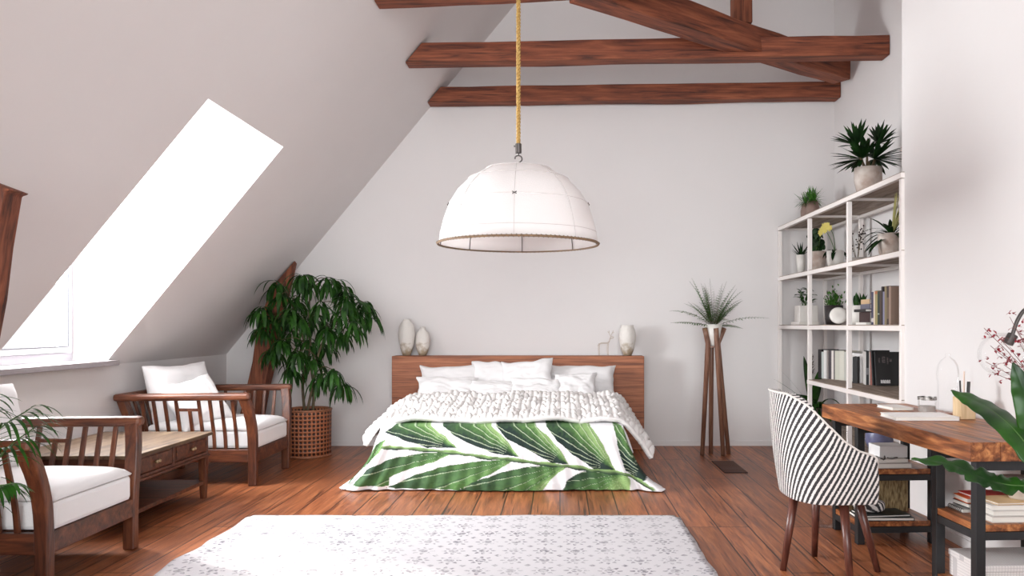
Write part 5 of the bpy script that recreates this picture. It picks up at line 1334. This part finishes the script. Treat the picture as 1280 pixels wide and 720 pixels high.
def pch(u, v):
    a = u*2*pi; b = (v-.5)*pi; f_ = lambda q: (abs(q)**.6)*(1 if q > 0 else -1)
    return Vector((.15+.085*f_(cos(a))*abs(cos(b))**.5, 1.24+.04*f_(sin(a))*abs(cos(b))**.5, z0+.068+.035*f_(sin(b))))
mb.grid(pch, 32, 16, lambda u, v: (u*.4, v*.16)); dbuild(mb, 'striped_pouch', M_stripe, (.15, 1.24, z0+.032), 'small black and white striped pouch on dark books under the desk', 'pouch', smooth=True)
c = Vector((P(1036, 660, 4.62).x, 4.72, .001))
mb = MB(); mb.lathe([(0,0),(.055,0),(.06,.01),(.062,.14),(.054,.17),(.05,.17),(.056,.13),(.055,.014),(0,.01)], c, 28); o = mb.build('floor_glass_vase', M_glass, loc=c, smooth=True); tag(o, 'clear glass vase standing on the floor behind the chair legs', 'vase')
# --- things on the near unit's shelves
z1 = .391; z0 = .101
GN = 'flat books on the near upper desk shelf'
slabbook(.13, .44, .06, .22, z1, .024, (222,214,208), 'white book lowest in the stack at the front of the near upper desk shelf', group=GN)
slabbook(.135, .43, .065, .215, z1+.025, .024, (206,198,192), 'light grey book in the middle of the front stack on the near shelf', group=GN, yaw=1)
slabbook(.13, .44, .06, .22, z1+.05, .020, (232,226,222), 'white book topmost of the front stack on the near shelf', group=GN, yaw=-1)
slabbook(.15, .43, .07, .21, z1+.071, .010, (206,172,128), 'thin tan tray book under the white bowl', group=GN, yaw=4)
c = dl(.30, .14, z1+.082); mb = MB(); mb.lathe([(0,0),(.04,0),(.045,.008),(.085,.04),(.115,.062),(.108,.062),(.08,.044),(.04,.014),(0,.01)], c, 36)
tag(mb.build('bowl', M_ceram, loc=c, smooth=True), 'wide white bowl standing on the book stack under the desk', 'bowl')
c = dl(.33, .155, z1+.108); mb = MB(); mb.lathe([(0,0),(.04,0),(.05,.01),(.095,.030),(.125,.042),(.12,.046),(.05,.016),(0,.012)], c, 36)
o = mb.build('plate', M_ceram, loc=c, smooth=True); tag(o, 'wide white dish nested above the white bowl under the desk', 'dish')
o.location = c+Vector((0,0,.004))
GR = 'bright books on the near upper desk shelf behind the post'
slabbook(.11, .27, .24, .36, z1, .012, (236,232,226), 'white spiral notebook on the near upper desk shelf', group=GR)
mb = MB()
for i in range(9):
    cc = Vector((.112, .248+i*.0125, z1+.007)); mb.tube([cc+Vector((.007*cos(a*pi/6), 0, .009*sin(a*pi/6))) for a in range(13)], .0016, 4, cap=False)
o = dbuild(mb, 'spiral_binding', M_black, (.112, .3, z1), 'black spiral binding', 'notebook'); 
# binding belongs to the notebook
nb_ = [q for q in COL.objects if q.get('label') == 'white spiral notebook on the near upper desk shelf'][0]
w_ = o.location.copy(); o.parent = nb_; o.location = w_-nb_.location; del o['category']; o['label'] = 'black spiral binding'
slabbook(.13, .30, .24, .355, z1+.018, .020, (40,36,38), 'black book between the spiral notebook and the orange book', yaw=3, group=GR)
slabbook(.13, .31, .235, .35, z1+.039, .022, (226,106,44), 'orange book on the near upper desk shelf', yaw=-3, group=GR)
slabbook(.15, .33, .235, .35, z1+.062, .012, (200,44,38), 'red book topmost beside the white bowl stack', yaw=2, group=GR)
def gridbox():
    m = pm('grid_paper', (236, 230, 228), .7); nt = m.node_tree; N = nt.nodes; L = nt.links; b = N['Principled BSDF']
    tc = N.new('ShaderNodeTexCoord'); sp = N.new('ShaderNodeSeparateXYZ'); L.new(tc.outputs['Object'], sp.inputs[0]); outs = []
    for ax_ in 'XYZ':
        a = N.new('ShaderNodeMath'); a.operation = 'DIVIDE'; a.inputs[1].default_value = .0125; L.new(sp.outputs[ax_], a.inputs[0])
        f_ = N.new('ShaderNodeMath'); f_.operation = 'FRACT'; L.new(a.outputs[0], f_.inputs[0]); l = N.new('ShaderNodeMath'); l.operation = 'LESS_THAN'; l.inputs[1].default_value = .14; L.new(f_.outputs[0], l.inputs[0]); outs.append(l)
    mx_ = N.new('ShaderNodeMath'); mx_.operation = 'MAXIMUM'; L.new(outs[0].outputs[0], mx_.inputs[0]); L.new(outs[2].outputs[0], mx_.inputs[1])
    mm = N.new('ShaderNodeMix'); mm.data_type = 'RGBA'; L.new(mx_.outputs[0], mm.inputs[0]); mm.inputs[6].default_value = srgb((236,230,228)); mm.inputs[7].default_value = srgb((206,200,200)); L.new(mm.outputs[2], b.inputs['Base Color']); return m
t = thing('grid_box', dl(.27, .2, z0), 'white storage box with fine grid pattern on the near lower desk shelf', 'box')
mb = MB(); mb.box(.10, .45, .07, .33, z0, z0+.085); mb.xf(DR); mb.build('body', gridbox(), t, bevel=.003)
mb = MB(); mb.box(.097, .453, .067, .333, z0+.0855, z0+.112); mb.xf(DR); mb.build('lid', gridbox(), t, bevel=.003)
